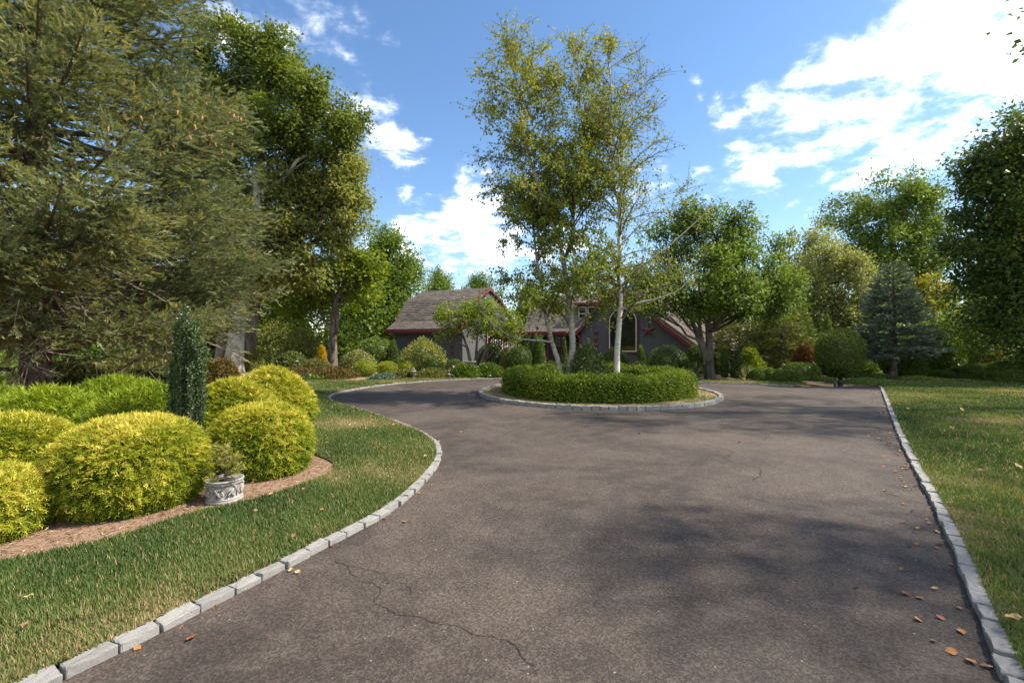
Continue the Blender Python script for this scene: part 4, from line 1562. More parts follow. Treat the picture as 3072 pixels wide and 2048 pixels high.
G3 = 'red barn stars hung on the house'
for z, w in ((1.72, 'topmost'), (1.33, 'middle'), (0.97, 'lowest')):
    star(-0.62, -0.045, z, 0.20, 'front', w + ' of the three small red stars stacked on the dark left wall')
star(0.045, 1.55, 2.18, 0.44, 'side', 'large red star on the sunlit gable left of the triple window')
star(0.045, 6.65, 1.85, 0.24, 'side', 'upper of the two small red stars right of the triple window')
star(0.045, 6.65, 1.42, 0.22, 'side', 'lower of the two small red stars right of the triple window')
star(0.045, 7.75, 1.55, 0.36, 'side', 'medium red star nearest the porch on the sunlit gable')
for z, w in ((2.13, 'topmost'), (1.76, 'middle'), (1.40, 'lowest')):
    star(6.85, RY - .045, z, 0.21, 'front', w + ' of the three red stars stacked left of the arched window')
star(9.78, RY - .045, 2.22, 0.44, 'front', 'large red star right of the arched window')

# ------------------------------------------------------------------ trees
tree('maple_tree', 'broad green maple standing right of the birch island by the far kerb', 'maple tree', 8.65, 19.90, 0.00,
     [(0.0, 0, 0.0), (-0.02, 0, 0.91), (-0.04, 0, 1.87), (-0.08, 0, 3.2), (0.19, 0, 5.1), (0.38, 0, 6.63)], 0.18,
     [(0.19, 0, 6.25, 1.43, 1.05, 1.05), (-1.33, 0.6, 5.87, 1.33, 1.05, 1.14), (1.52, 0, 5.67, 1.43, 1.09, 1.14), (-2.48, 0, 4.34, 1.14, 0.85, 0.86), (-0.76, -1.5, 4.34, 1.52, 1.09, 1.05), (1.33, -1.2, 4.15, 1.62, 1.13, 1.05), (2.76, 0, 4.34, 0.95, 0.85, 1.05), (-1.9, -0.8, 3.2, 1.24, 0.81, 0.67), (0.57, 1.5, 3.2, 1.33, 0.85, 0.67), (2.48, 0, 3.29, 1.05, 0.77, 0.76), (-2.86, 0.5, 3.39, 0.76, 0.57, 0.57), (-0.38, 0, 7.2, 0.86, 0.65, 0.67), (1.14, 0, 7.01, 0.67, 0.57, 0.67), (-1.52, 0, 6.91, 0.67, 0.53, 0.57), (-1.14, -1.6, 3.39, 1.05, 0.77, 0.76), (0.19, -2.0, 3.58, 1.14, 0.85, 0.86), (1.71, -0.8, 3.01, 1.05, 0.73, 0.67), (-2.48, -0.6, 3.87, 0.86, 0.65, 0.67), (3.05, 0, 3.77, 0.76, 0.69, 0.86)],
     'maple', 'bark', 1120, 39, 0.12, 0.34, 200, extra_trunks=[([(-0.11, 0, 0.72), (-0.34, 0, 1.29), (-0.65, 0, 2.15), (-0.95, 0, 3.01), (-1.33, 0, 4.34)],.125),([(-0.19, 0, 1.07), (-0.38, 0, 1.87), (-0.5, 0, 3.01), (-0.46, 0, 4.72)],.10)])
tree('tall_tree', 'tallest bright green tree with a pale lichen covered trunk on the left', 'tree', -14.09, 23.00, 0.00,
     [(0.0, 0, 0.0), (0.11, 0, 1.36), (0.24, 0, 2.69), (0.53, 0, 5.33), (1.19, 0, 8.41), (1.41, 0, 11.71), (1.52, 0, 14.57)], 0.40,
     [(-0.79, 0, 16.11, 1.54, 1.31, 1.54), (1.19, 0, 16.33, 1.32, 0.98, 0.99), (2.4, 0, 15.67, 1.1, 1.03, 1.32), (0.53, 0, 14.13, 1.98, 1.5, 1.54), (2.73, 0, 13.47, 1.76, 1.5, 1.76), (4.38, 0, 12.37, 1.65, 1.22, 1.21), (5.59, 0, 12.59, 0.99, 0.89, 1.1), (1.85, 0, 11.71, 1.76, 1.31, 1.32), (-1.23, 0, 13.91, 1.32, 1.31, 1.76), (3.61, 0, 14.79, 0.88, 0.8, 0.99)],
     'bright', 'lichenbark', 1300, 36, 0.16, 0.44, 201, group='three tall trunks beside the spruce')
tree('tall_tree', 'leaning gray trunk of the three with a gray green crown right of the big spruce', 'tree', -14.03, 24.00, 0.00,
     [(0.0, 0, 0.0), (0.16, 0, 1.33), (0.34, 0, 2.71), (0.8, 0, 5.47), (1.38, 0, 9.83), (2.64, 0, 11.44)], 0.33,
     [(5.05, 0, 11.21, 1.15, 1.07, 1.38), (4.59, 0, 9.6, 1.61, 1.27, 1.38), (3.1, 0, 9.83, 1.84, 1.46, 1.61), (1.72, 0, 10.06, 1.61, 1.37, 1.61), (4.36, 0, 7.53, 1.72, 1.17, 1.03), (5.4, 0, 8.22, 0.92, 0.98, 1.38), (2.87, 0, 7.76, 1.61, 1.27, 1.38), (1.49, 0, 7.3, 1.38, 1.27, 1.61), (5.4, 0, 10.06, 0.8, 0.83, 1.15), (3.56, 0, 11.67, 1.15, 0.88, 0.92)],
     'olive', 'bark', 1120, 35, 0.15, 0.44, 202, group='three tall trunks beside the spruce')
tree('tall_tree', 'smooth brown left trunk of the three beside the spruce', 'tree', -15.04, 23.50, 0.00,
     [(0.0, 0, 0.0), (0.11, 0, 1.39), (0.2, 0, 2.74), (0.34, 0, 5.89), (0.52, 0, 10.39)], 0.32,
     [(0.29, 0, 11.96, 1.8, 1.62, 2.02), (1.19, 0, 8.59, 1.8, 1.53, 1.8), (2.99, 0, 5.44, 1.69, 1.19, 1.12), (4.34, 0, 5.44, 1.57, 1.1, 1.01), (1.64, 0, 5.44, 1.57, 1.24, 1.35), (-0.83, 0, 9.27, 1.8, 1.62, 2.02)],
     'olive', 'brownbark', 840, 35, 0.17, 0.44, 203, group='three tall trunks beside the spruce')
tree('yellowing_tree', 'solitary tree with yellowing crown left of the house', 'tree', -10.30, 26.00, 0.00,
     [(0.0, 0, 0.0), (0.07, 0, 1.39), (0.1, 0, 2.64), (0.25, 0, 3.88), (0.7, 0, 4.88), (1.19, 0, 5.87)], 0.27,
     [(0.45, 0, 5.62, 1.49, 1.06, 1.0), (-1.17, 0, 5.13, 1.49, 1.11, 1.12), (1.69, 0, 4.88, 1.12, 0.95, 1.12), (-2.29, 0, 3.88, 1.24, 0.9, 0.87), (-0.3, 1, 4.13, 1.49, 0.95, 0.75), (0.95, 0, 6.37, 1.12, 0.85, 0.87), (2.19, 0, 5.87, 0.87, 0.79, 1.0)],
     'magnolia', 'bark', 400, 27, 0.19, 0.40, 204, extra_trunks=[([(0.25, 0, 2.14), (0.3, 0, 3.13), (-0.05, 0, 4.63), (-0.67, 0, 5.62)],.13)])
tree('oak_tree', 'large round dark oak on the right skyline', 'oak tree', 33.84, 40.00, 0.00,
     [(0.0, 0, 0.0), (0.08, 0, 3.83), (-0.19, 0, 7.66), (-0.57, 0, 10.72), (-0.77, 0, 13.4)], 0.55,
     [(-0.57, 0, 14.35, 2.87, 2.0, 1.84), (-3.64, 0, 12.25, 2.11, 1.71, 1.91), (2.11, 0, 13.01, 2.3, 1.87, 2.11), (-1.91, 0, 10.33, 3.25, 2.11, 1.72), (1.34, 0, 9.57, 2.87, 2.11, 2.11), (-2.68, 0, 8.04, 2.68, 1.87, 1.72), (3.44, 0, 10.72, 1.72, 1.71, 2.3), (0.77, 0, 7.66, 2.68, 1.79, 1.53)],
     'oak', 'bark', 840, 47, 0.21, 0.68, 205)
tree('willow_tree', 'pale green loose tree left of the blue spruce', 'tree', 20.93, 30.00, 0.00,
     [(0.0, 0, 0.0), (-0.03, 0, 2.87), (-0.14, 0, 5.17), (0.14, 0, 6.89)], 0.30,
     [(0.0, 0, 6.6, 1.87, 1.34, 1.29), (-1.15, 0, 4.88, 1.58, 1.4, 1.72), (1.15, 0, 4.59, 1.58, 1.4, 1.72), (-0.14, 0, 3.16, 2.15, 1.46, 1.29), (-2.01, 0, 3.44, 1.15, 1.1, 1.44), (1.58, 0, 6.32, 1.15, 0.98, 1.15)],
     'willow', 'bark', 760, 42, 0.15, 0.48, 206)
tree('thin_tree', 'thin half bare tree on the skyline right of the maple', 'tree', 23.22, 36.00, 0.00,
     [(0.0, 0, 0.0), (0.07, 0, 3.96), (-0.07, 0, 7.41), (0.0, 0, 9.47)], 0.30,
     [(-0.69, 0, 8.96, 1.38, 1.1, 1.21), (1.03, 0, 9.3, 1.38, 1.1, 1.21), (0.17, 0, 7.41, 1.89, 1.39, 1.38), (-1.21, 0, 6.72, 1.38, 1.32, 1.72), (1.21, 0, 10.16, 1.03, 0.81, 0.86)],
     'olive', 'bark', 300, 17, 0.19, 0.56, 207)
tree('yellow_tree', 'bright yellow green tree right of the blue spruce', 'tree', 24.52, 27.00, 0.00,
     [(0.0, 0, 0.0), (0.03, 0, 2.07), (0.13, 0, 3.88)], 0.20,
     [(0.13, 0, 4.52, 1.29, 1.01, 1.09), (-0.26, 0, 3.1, 1.24, 1.02, 1.16), (0.9, 0, 3.1, 1.03, 0.99, 1.29), (-0.9, 0, 3.62, 0.9, 0.93, 1.29)],
     'yellowtree', 'bark', 520, 27, 0.17, 0.36, 208)
tree('dark_maple', 'tall dark maple filling the right picture edge', 'maple tree', 20.56, 17.00, 0.00,
     [(0.0, 0, 0.0), (-0.03, 0, 1.95), (-0.16, 0, 4.23), (-0.33, 0, 6.67), (-0.33, 0, 8.78)], 0.33,
     [(-1.95, 0, 8.78, 1.3, 1.0, 1.06), (-2.68, 0, 7.0, 1.22, 1.07, 1.3), (-1.79, 0, 6.67, 1.63, 1.31, 1.46), (-2.93, 0, 4.88, 1.14, 0.93, 1.06), (-2.11, 0, 4.56, 1.46, 1.18, 1.3), (-2.44, 0, 3.09, 1.22, 0.9, 0.89), (-0.33, 0, 8.3, 1.79, 1.52, 1.79), (0.0, 0, 5.53, 1.79, 1.59, 1.95), (-0.98, 0, 2.93, 1.46, 1.11, 1.14), (-3.25, 0, 8.3, 0.65, 0.55, 0.65), (-1.79, 0, 2.28, 1.14, 0.8, 0.73), (-0.65, 0, 1.63, 1.14, 0.83, 0.81)],
     'darkmaple', 'bark', 1240, 38, 0.14, 0.40, 209)
tree('flowering_tree', 'slender young tree with upright twigs beside the right clipped hedges', 'tree', 20.06, 19.30, 0.00,
     [(0.0, 0, 0.0), (-0.04, 0, 1.02), (-0.13, 0, 2.31), (-0.22, 0, 3.42)], 0.07,
     [(-0.5, 0, 3.42, 0.83, 0.67, 0.74), (0.24, 0, 2.86, 0.83, 0.75, 0.92), (-0.87, 0, 2.31, 0.74, 0.75, 1.02), (-0.04, 0, 1.57, 0.92, 0.75, 0.83), (0.7, 0, 1.94, 0.65, 0.67, 0.92)],
     'oak', 'twigbark', 380, 17, 0.10, 0.28, 210)
tree('magnolia_tree', 'low multi stemmed magnolia with lime green leaves by the house corner', 'small tree', -1.91, 22.40, 0.00,
     [(0.0, 0, 0.0), (-0.15, 0, 0.56), (-0.28, 0, 1.24), (-0.54, 0, 1.99), (-0.79, 0, 2.64)], 0.11,
     [(-0.79, -0.4, 2.96, 0.96, 0.67, 0.6), (0.49, 0, 3.17, 1.07, 0.71, 0.6), (1.56, 0.3, 2.64, 0.96, 0.68, 0.64), (0.06, -0.6, 2.53, 1.07, 0.69, 0.56), (-1.44, 0, 2.21, 0.75, 0.52, 0.47), (2.1, 0, 1.99, 0.6, 0.44, 0.43), (0.92, -0.3, 1.99, 0.86, 0.55, 0.43)],
     'magnolia', 'bark', 340, 20, 0.11, 0.24, 211, extra_trunks=[([(0.11, 0, 0.0), (0.15, 0, 1.03), (0.19, 0, 1.89), (0.17, 0, 2.74)],.10),([(0.21, 0, 0.0), (0.49, 0, 0.81), (0.79, 0, 1.56), (1.03, 0, 2.53)],.11),([(0.28, 0, 0.0), (0.66, 0, 0.81), (0.84, 0, 1.67), (1.56, 0, 2.32)],.08)])
tree('skyline_tree', 'dark leafy tree on the skyline left of the house ridge', 'tree', -9.63, 34.00, 0.00,
     [(0.0, 0, 0.0), (0.0, 0, 3.9), (-0.07, 0, 7.16), (-0.13, 0, 8.78)], 0.40,
     [(-0.16, 0, 8.95, 1.37, 1.02, 1.04), (1.14, 0, 8.13, 1.24, 1.08, 1.3), (-0.98, 0, 7.16, 1.63, 1.38, 1.63), (0.81, 0, 6.18, 1.79, 1.45, 1.63), (1.95, 0, 6.51, 1.14, 1.11, 1.46), (-0.33, 0, 4.56, 1.95, 1.52, 1.63), (-1.3, 0, 2.93, 1.95, 1.45, 1.46), (0.98, 0, 3.09, 1.79, 1.38, 1.46), (-0.16, 0, 1.63, 2.28, 1.52, 1.3)],
     'oak', 'bark', 840, 48, 0.18, 0.60, 212)

# trees of the wood behind: the same few trees again, turned and scaled
SKY_T = bpy.data.objects['skyline_tree']
OAK = bpy.data.objects['oak_tree']
WOODS = 'trees of the wood behind the garden'
for (src, x, y, rz, s, lab) in [
    (SKY_T, -12.6, 38, 1.1, 0.80, 'dark tree of the wood right of the solitary yellowing tree'),
    (SKY_T, -17.5, 35, 2.4, 0.95, 'dark tree of the wood left of the solitary yellowing tree'),
    (SKY_T, -21.5, 32, 0.6, 1.05, 'dark tree of the wood right of the three tall trunks'),
    (SKY_T, -27.5, 33, 3.6, 1.10, 'dark tree of the wood directly behind the three tall trunks'),
    (SKY_T, -34.0, 31, 4.9, 1.05, 'dark tree of the wood behind the dark holly column'),
    (SKY_T, -39.0, 28, 5.6, 0.95, 'dark tree of the wood deep behind the big spruce'),
    (SKY_T, -6.9, 44, 2.0, 0.84, 'dark tree of the wood directly left of the gambrel ridge'),
    (SKY_T, -3.2, 48, 3.3, 0.86, 'dark tree of the wood behind the gambrel ridge'),
    (SKY_T, 1.8, 46, 4.4, 0.72, 'dark tree of the wood behind the porch roof'),
    (SKY_T, 7.0, 47, 5.2, 0.74, 'dark tree of the wood behind the dormer'),
    (SKY_T, 12.5, 44, 0.2, 0.80, 'dark tree of the wood behind the arched window gable'),
    (SKY_T, 18.5, 40, 1.6, 0.85, 'dark tree of the wood behind the broad maple'),
    (SKY_T, 23.5, 39, 2.8, 0.72, 'dark tree of the wood right behind the broad maple'),
    (OAK, 49.0, 44, 1.9, 0.72, 'dark tree of the wood at the right edge behind the tall dark maple'),
    (SKY_T, 37.0, 34, 3.0, 0.80, 'dark tree of the wood behind the yellow green tree'),
    (SKY_T, 30.0, 36, 4.2, 0.70, 'dark tree of the wood behind the blue spruce'),
    (SKY_T, -12.0, -20, 0.9, 0.95, 'tree across the road, nearest to the drive mouth on the left'),
    (SKY_T, -31.0, -19, 1.4, 0.90, 'tree across the road, farthest left of its row'),
    (OAK, -36.0, -30, 2.2, 0.90, 'tree across the road, large oak at the far left end'),
    (SKY_T, -7.0, -25, 5.2, 0.90, 'tree across the road, behind the drive mouth'),
    (SKY_T, -1.0, -22, 3.1, 1.00, 'tree across the road, straight behind the drive mouth'),
    (SKY_T, -21.0, -14, 2.2, 1.15, 'tree across the road, foremost of its row'),
    (SKY_T, -27.0, -20, 4.0, 1.2, 'tree across the road, tallest of its row'),
    (SKY_T, -37.0, -17, 0.3, 1.1, 'tree across the road, dense one far to the left'),
    (OAK, -25.0, -26, 2.9, 0.85, 'tree across the road, round crowned oak of the row'),
    (SKY_T, -18.5, -23, 3.9, 0.90, 'tree across the road, second from the drive mouth'),
    (OAK, 6.0, -27, 5.1, 0.80, 'tree across the road, at the right end of its row'),
]:
    copy_tree(src, (x, y, 0), rz, s, lab, WOODS)

# two tall garden maples outside the frame on the right: one hangs into the top corner, both shade the drive
tree('roadside_maple', 'tall maple whose leaves hang into the top right corner of the picture', 'maple tree', 18.6, 10.5, 0.0,
     [(0, 0, 0), (-0.1, 0.05, 3), (-0.3, 0.1, 7.5), (-0.5, 0.1, 14.0)], 0.34,
     [(-3.6, 1.2, 10.4, 1.3, 1.3, 0.9), (-2.4, -1.5, 10.5, 2.2, 1.8, 1.4), (0.6, 1.0, 12.6, 2.6, 2.2, 1.7), (-3.2, 0.2, 13.6, 2.0, 2.0, 1.4), (1.8, -1.6, 10.4, 2.0, 2.0, 1.4), (-0.8, -2.8, 13.2, 1.7, 1.5, 1.1), (-1.0, 0.0, 16.0, 1.8, 1.8, 1.3)],
     'darkmaple', 'bark', 150, 34, 0.17, 0.60, 801, boughs=8, fine=True)
tree('roadside_maple', 'tall maple outside the right edge shading the near lawn and drive', 'maple tree', 16.0, 2.2, 0.0,
     [(0, 0, 0), (0.1, 0.05, 3), (0.0, 0.1, 7.0), (-0.2, 0.1, 14.5)], 0.34,
     [(-3.4, 0.8, 10.4, 2.1, 1.5, 1.1), (-0.4, -1.6, 11.4, 2.2, 1.7, 1.4), (0.8, 1.6, 12.8, 2.4, 1.8, 1.5), (-2.6, 2.6, 13.8, 1.6, 1.4, 1.1), (-4.2, -1.2, 13.2, 1.6, 1.2, .9), (0.0, 0.3, 15.8, 1.8, 1.6, 1.2)],
     'darkmaple', 'bark', 110, 32, 0.17, 0.60, 802, boughs=8, fine=True)


def undergrowth():
    """the floor of the wood behind the garden: one dense mass of brush nobody could count"""
    r = np.random.default_rng(501)
    parts = []
    for (x0, x1, y0, y1, h, n) in ((-48, -20, 27, 31, 4.2, 300), (-24, -8, 29, 35, 5.6, 330), (-10, 30, 44, 50, 4.0, 260), (18, 36, 30, 38, 3.4, 260), (34, 60, 24, 34, 4.0, 260), (21, 34, 22.5, 27, 2.6, 160), (-45, 12, -31, -26, 4.5, 220)):
        C = np.c_[r.uniform(x0, x1, n), r.uniform(y0, y1, n), r.uniform(0.2, 1.0, n) ** 0.8 * h]
        m = 60
        idx = np.repeat(np.arange(n), m)
        off = r.normal(size=(n * m, 3)) * np.array([0.6, 0.6, 0.42])
        P = C[idx] + off
        P[:, 2] = np.maximum(P[:, 2], 0.02)
        ct = r.normal(0, .16, n)[idx]
        s = 0.27 * r.uniform(0.7, 1.3, n * m)
        parts.append(slips(P, off + rand_dir(n * m, r), np.array([0, 0, .7]) + 0.6 * r.normal(size=(n * m, 3)), s, s * 0.6, np.clip(0.45 + ct + 0.15 * r.normal(size=n * m), 0, 1)))
    tag(link('undergrowth', np_mesh('undergrowth', *merge(parts)), M['oak']), 'dense dark brush between the trees behind the garden', 'undergrowth', kind='stuff')


undergrowth()

# ------------------------------------------------------------------ conifers
SPRUCE, SPR_P = conifer('spruce_tree', 'huge green spruce filling the left side with bare lower limbs', 'spruce tree', -12.2, 11.6, 0.0, 21.0, 5.9, 2.15, 'spruce', 5,
                        sprig=0.27, whorl=0.36, per=13, twig=0.28, fins=7, wid=0.25, arnd=0.34, trunk_r=0.29, droop=0.12, dens=1.75, sector=(-0.75, 1.7), dead=4, power=0.80, twl=0.44, sprig_step=0.125, leafw=0.11, vert=0.42, upturn=0.7)


def bare_limbs():
    g = Geo()
    for pts, r0 in (([(0.15, -0.2, 0.35), (1.3, -0.3, 0.45), (2.7, -0.6, 0.95), (4.3, -0.9, 1.7)], 0.055), ([(0.1, -0.3, 0.2), (2.0, -1.2, 0.30), (3.6, -1.8, 0.62), (5.2, -2.4, 1.15)], 0.05),
                    ([(0.2, -0.1, 1.2), (1.2, 0.0, 1.5), (2.6, -0.3, 2.2)], 0.06), ([(0.2, -0.2, 1.3), (1.6, -0.6, 1.45), (3.0, -1.2, 1.9)], 0.055),
                    ([(-0.2, -0.2, 1.6), (-0.8, -0.7, 1.4), (-1.1, -1.4, 0.3)], 0.05), ([(-0.2, -0.3, 0.9), (-1.2, -1.2, 1.2), (-2.4, -2.0, 1.9)], 0.05), ([(-0.1, -0.35, 0.3), (-1.0, -1.4, 0.5), (-1.8, -2.6, 0.45)], 0.045)):
        P = spline(pts, 0.15)
        P = P + 0.03 * np.c_[lump(P, 2, 3), lump(P, 2, 4), lump(P, 2, 5)]
        g.tube(P, np.linspace(r0, 0.014, len(P)), 7)
        for _ in range(5):
            k = R.integers(len(P) // 3, len(P))
            e = P[k] + R.normal(size=3) * 0.35
            g.tube([P[k], (P[k] + e) / 2 + R.normal(0, .04, 3), e], [0.012, 0.007, 0.003], 4)
    g.build('bare_limbs', M['sprucebark'], SPRUCE, True)


bare_limbs()


def lower_twigs():
    """the dead lower boughs round the trunk with their fine pale twigs"""
    r = np.random.default_rng(444)
    g, t = Geo(), Geo()
    P_, A_ = [], []
    for k in range(64):
        z = r.uniform(0.9, 4.2)
        az = -0.75 + r.normal(0, 0.95)
        L = r.uniform(1.2, 3.9)
        d = np.array([math.cos(az), math.sin(az), 0])
        B = bez((0, 0, z), d * L * 0.5 + np.array([0, 0, z + 0.15 * L]), d * L + np.array([0, 0, z - 0.08 * L + r.normal(0, .2)]), 9)
        B = B + np.r_[np.zeros((1, 3)), r.normal(0, 0.035, (8, 3))]
        g.tube(B, np.linspace(0.028, 0.006, 9), 5)
        for _ in range(9):
            u = r.integers(2, 9)
            e = B[u] + d * r.uniform(0.1, 0.5) + r.normal(0, 0.32, 3) + np.array([0, 0, -0.12])
            m = (B[u] + e) / 2 + r.normal(0, .06, 3)
            t.tube([B[u], m, e], [0.011, 0.007, 0.003], 3)
            if r.random() < 0.5:
                w = r.uniform(0.3, 1.0, (7, 1))
                P_.append(m * (1 - w) + e * w)
                A_.append(np.tile(e - m, (7, 1)) + 0.3 * r.normal(size=(7, 3)) * 0.3)
    g.build('dead_boughs', M['sprucebark'], SPRUCE, True)
    tag(t.build('fine_twigs', M['twig'], SPRUCE), kind='stuff')
    P_, A_ = np.concatenate(P_), np.concatenate(A_)
    link('lower_needles', np_mesh('lower_needles', *needle_sprigs(P_, A_, 0.24, np.clip(0.72 + .14 * r.normal(size=len(P_)), 0, 1), r, 8, 0.24, 0.09)), M['spruce'], SPRUCE)


lower_twigs()


def spruce_cones():
    """long tan cones hanging in bunches on the upper right boughs"""
    ok = SPR_P[(SPR_P[:, 2] > 5.8) & (SPR_P[:, 2] < 11) & (SPR_P[:, 0] > 3.3) & (np.abs(SPR_P[:, 1]) < 2.6)]
    ok2 = SPR_P[(SPR_P[:, 2] > 3) & (SPR_P[:, 2] < 6) & (SPR_P[:, 0] > 3.5) & (SPR_P[:, 1] < 0)]
    prof = [(0.001, 0), (0.018, -.02), (0.024, -.06), (0.022, -.11), (0.010, -.155), (0.001, -.165)]
    me = Geo().lathe([(r * 1.15, z) for r, z in prof[::-1]], 8).mesh('cone', True)
    me.materials.append(M['cone'])
    picks = []
    for _ in range(16):
        c = ok[R.integers(len(ok))]
        near = ok[np.linalg.norm(ok - c, axis=1) < 0.45]
        picks += list(near[R.permutation(len(near))[:6]])
    picks += list(ok2[R.permutation(len(ok2))[:6]])
    for p in picks[:64]:
        o = bpy.data.objects.new('cone', me)
        COL.objects.link(o)
        o.parent = SPRUCE
        o.location = p
        o.rotation_euler = (R.normal(0, .2), R.normal(0, .2), 0)
        o.scale = [0.85] * 3


spruce_cones()
conifer('blue_spruce', 'blue gray spruce with a bare trunk foot at the far edge of the right lawn', 'spruce tree', 16.1, 19.2, 0.0, 4.95, 1.52, 1.0, 'bluespruce', 6,
        sprig=0.21, whorl=0.26, per=13, twig=0.11, dens=1.3, fins=7, wid=0.26, arnd=0.3, trunk_r=0.11, droop=0.06, power=0.88, taper_start=0.3, twl=0.42, sprig_step=0.09, leafw=0.20, upturn=0.8, vert=0.10)
conifer('hemlock_tree', 'broad feathery dark hemlock right of the maple trunk', 'hemlock tree', 12.5, 25.0, 0.0, 3.1, 1.9, 0.1, 'hemlock', 8,
        sprig=0.24, whorl=0.24, per=10, twig=0.22, fins=4, trunk_r=0.12, dens=2.2, leafw=0.24, droop=0.22, power=0.5, upturn=-0.5, twl=0.5, sprig_step=0.15)
conifer('hemlock_tree', 'taller feathery dark hemlock behind the verge boxwoods', 'hemlock tree', 14.3, 24.2, 0.0, 3.75, 1.35, 0.1, 'hemlock', 9,
        sprig=0.24, whorl=0.24, per=10, twig=0.20, fins=4, trunk_r=0.12, dens=2.2, leafw=0.24, droop=0.22, power=0.5, upturn=-0.5, twl=0.5, sprig_step=0.15)
conifer('false_cypress', 'light green pointed conifer right of the taller hemlock', 'conifer', 16.6, 26.5, 0.0, 4.0, 1.15, 0.1, 'lightconifer', 10,
        sprig=0.24, whorl=0.24, per=10, twig=0.20, fins=4, trunk_r=0.10, dens=2.0, leafw=0.24, droop=0.10, power=0.7, upturn=0.3, twl=0.5, sprig_step=0.15)

# ------------------------------------------------------------------ shrubs, hedges and perennials
shrub('conical_shrub', 'shrub', 'narrow dark conical arborvitae right of the pale triple trunks', -12.25, 23.00, 0.03, 0.231, 0.231, 1.35, 'cone', 'yew', 0.070, 2600)
shrub('viburnum_shrub', 'shrub', 'large layered olive shrub left of the small orange conifer', -12.48, 27.00, 0.03, 1.344, 1.344, 2.27, 'mound', 'olive', 0.160, 5200, rough=0.12,depth=0.3)
shrub('dark_shrub', 'shrub', 'tall dark evergreen shrub behind the solitary tree trunk', -10.83, 29.50, 0.03, 1.623, 1.600, 2.76, 'mound', 'oak', 0.200, 5200, rough=0.2,depth=0.4)
shrub('dark_shrub', 'shrub', 'tall olive shrub at the wood edge behind the narrow dark cone', -15.34, 29.50, 0.03, 1.623, 1.600, 2.95, 'mound', 'olive', 0.200, 5200, rough=0.2,depth=0.4)
shrub('orange_conifer', 'shrub', 'small orange yellow conifer beside the solitary tree trunk', -10.25, 24.50, 0.03, 0.352, 0.352, 1.34, 'flame', 'orange', 0.090, 2600, rough=0.15,depth=0.3,tipup=1.2)
shrub('rhododendron_shrub', 'shrub', 'loose mid green shrub in front of the layered olive shrub', -11.58, 24.00, 0.03, 1.011, 1.011, 1.02, 'mound', 'rhodo', 0.130, 4200, rough=0.12,depth=0.3)
shrub('flowering_shrub', 'shrub', 'loose pale green shrub between the leaning trunk and the narrow dark cone', -13.60, 24.00, 0.03, 0.551, 0.551, 1.20, 'mound', 'olive', 0.120, 3000, rough=0.15,depth=0.3)
shrub('evergreen_shrub', 'shrub', 'low yellow green shrub under the small orange conifer', -9.99, 23.20, 0.03, 0.799, 0.799, 0.73, 'mound', 'perennial', 0.100, 3000, rough=0.15,depth=0.3)
shrub('cloud_yew', 'shrub', 'wide clipped olive green yew with a flat crown left of the gray house wall', -7.60, 25.50, 0.03, 0.939, 0.939, 1.81, 'ball', 'boxdark', 0.090, 5600, rough=0.12)
shrub('conical_yew', 'shrub', 'dark green conical yew against the left corner of the house', -6.52, 25.00, 0.03, 0.467, 0.467, 1.69, 'cone', 'yew', 0.080, 3600)
shrub('variegated_shrub', 'shrub', 'loose cream variegated shrub behind the leftmost golden ball', -8.13, 24.00, 0.03, 1.056, 1.056, 1.09, 'mound', 'varieg', 0.100, 4800, rough=0.12,depth=0.3)
shrub('golden_ball', 'shrub', 'tallest golden clipped ball at the left end of its row of three', -6.60, 20.40, 0.03, 0.488, 0.488, 0.71, 'ball', 'goldball', 0.050, 4200, group='clipped golden balls along the house bed', rough=0.03,depth=0.08)
shrub('golden_ball', 'shrub', 'middle golden clipped ball of the row of three', -5.72, 20.90, 0.03, 0.460, 0.460, 0.67, 'ball', 'goldball', 0.050, 3800, group='clipped golden balls along the house bed', rough=0.03,depth=0.08)
shrub('golden_ball', 'shrub', 'lowest and greenest golden clipped ball at the right end of its row of three', -4.97, 21.60, 0.03, 0.444, 0.444, 0.60, 'ball', 'goldball', 0.050, 3400, group='clipped golden balls along the house bed', rough=0.03,depth=0.08)
shrub('weeping_maple', 'shrub', 'airy olive green spreading shrub in front of the dark left house wall', -4.57, 23.60, 0.03, 1.186, 1.186, 1.84, 'mound', 'olive', 0.110, 5600, rough=0.2,depth=0.4)
shrub('dwarf_conifer', 'shrub', 'long low dark green clipped shrub under the airy shrub by the house wall', -4.05, 23.00, 0.03, 0.660, 0.660, 0.65, 'dome', 'boxdark', 0.070, 3400, rough=0.08)
shrub('dwarf_conifer', 'shrub', 'small flat dark green shrub at the foot of the house corner behind the bird bath', -3.06, 24.20, 0.03, 0.463, 0.463, 0.60, 'dome', 'boxdark', 0.070, 2200, rough=0.08)
shrub('variegated_globe', 'shrub', 'small pale clipped globe left of the stone bird bath', -2.94, 22.00, 0.03, 0.284, 0.284, 0.62, 'ball', 'varieg', 0.050, 2200, rough=0.03)
shrub('variegated_globe', 'shrub', 'lowest pale clipped globe touching the left rim of the stone bird bath', -2.36, 21.60, 0.03, 0.248, 0.248, 0.50, 'ball', 'varieg', 0.050, 1800, rough=0.03)
shrub('clipped_yew', 'shrub', 'very large dark clipped dome under the multi stemmed magnolia', -1.07, 23.30, 0.03, 0.847, 0.847, 1.46, 'dome', 'yew', 0.060, 6200, rough=0.03,depth=0.1)
shrub('variegated_globe', 'shrub', 'tall pale yellow clipped globe squeezed between two dark clipped domes', -0.25, 22.60, 0.03, 0.357, 0.357, 1.31, 'ball', 'varieg', 0.050, 3800, rough=0.02,depth=0.1)
shrub('clipped_yew', 'shrub', 'dark clipped globe left of the twin pointed spruce', 0.37, 22.20, 0.03, 0.584, 0.584, 1.38, 'ball', 'yew', 0.060, 5000, rough=0.03,depth=0.1)
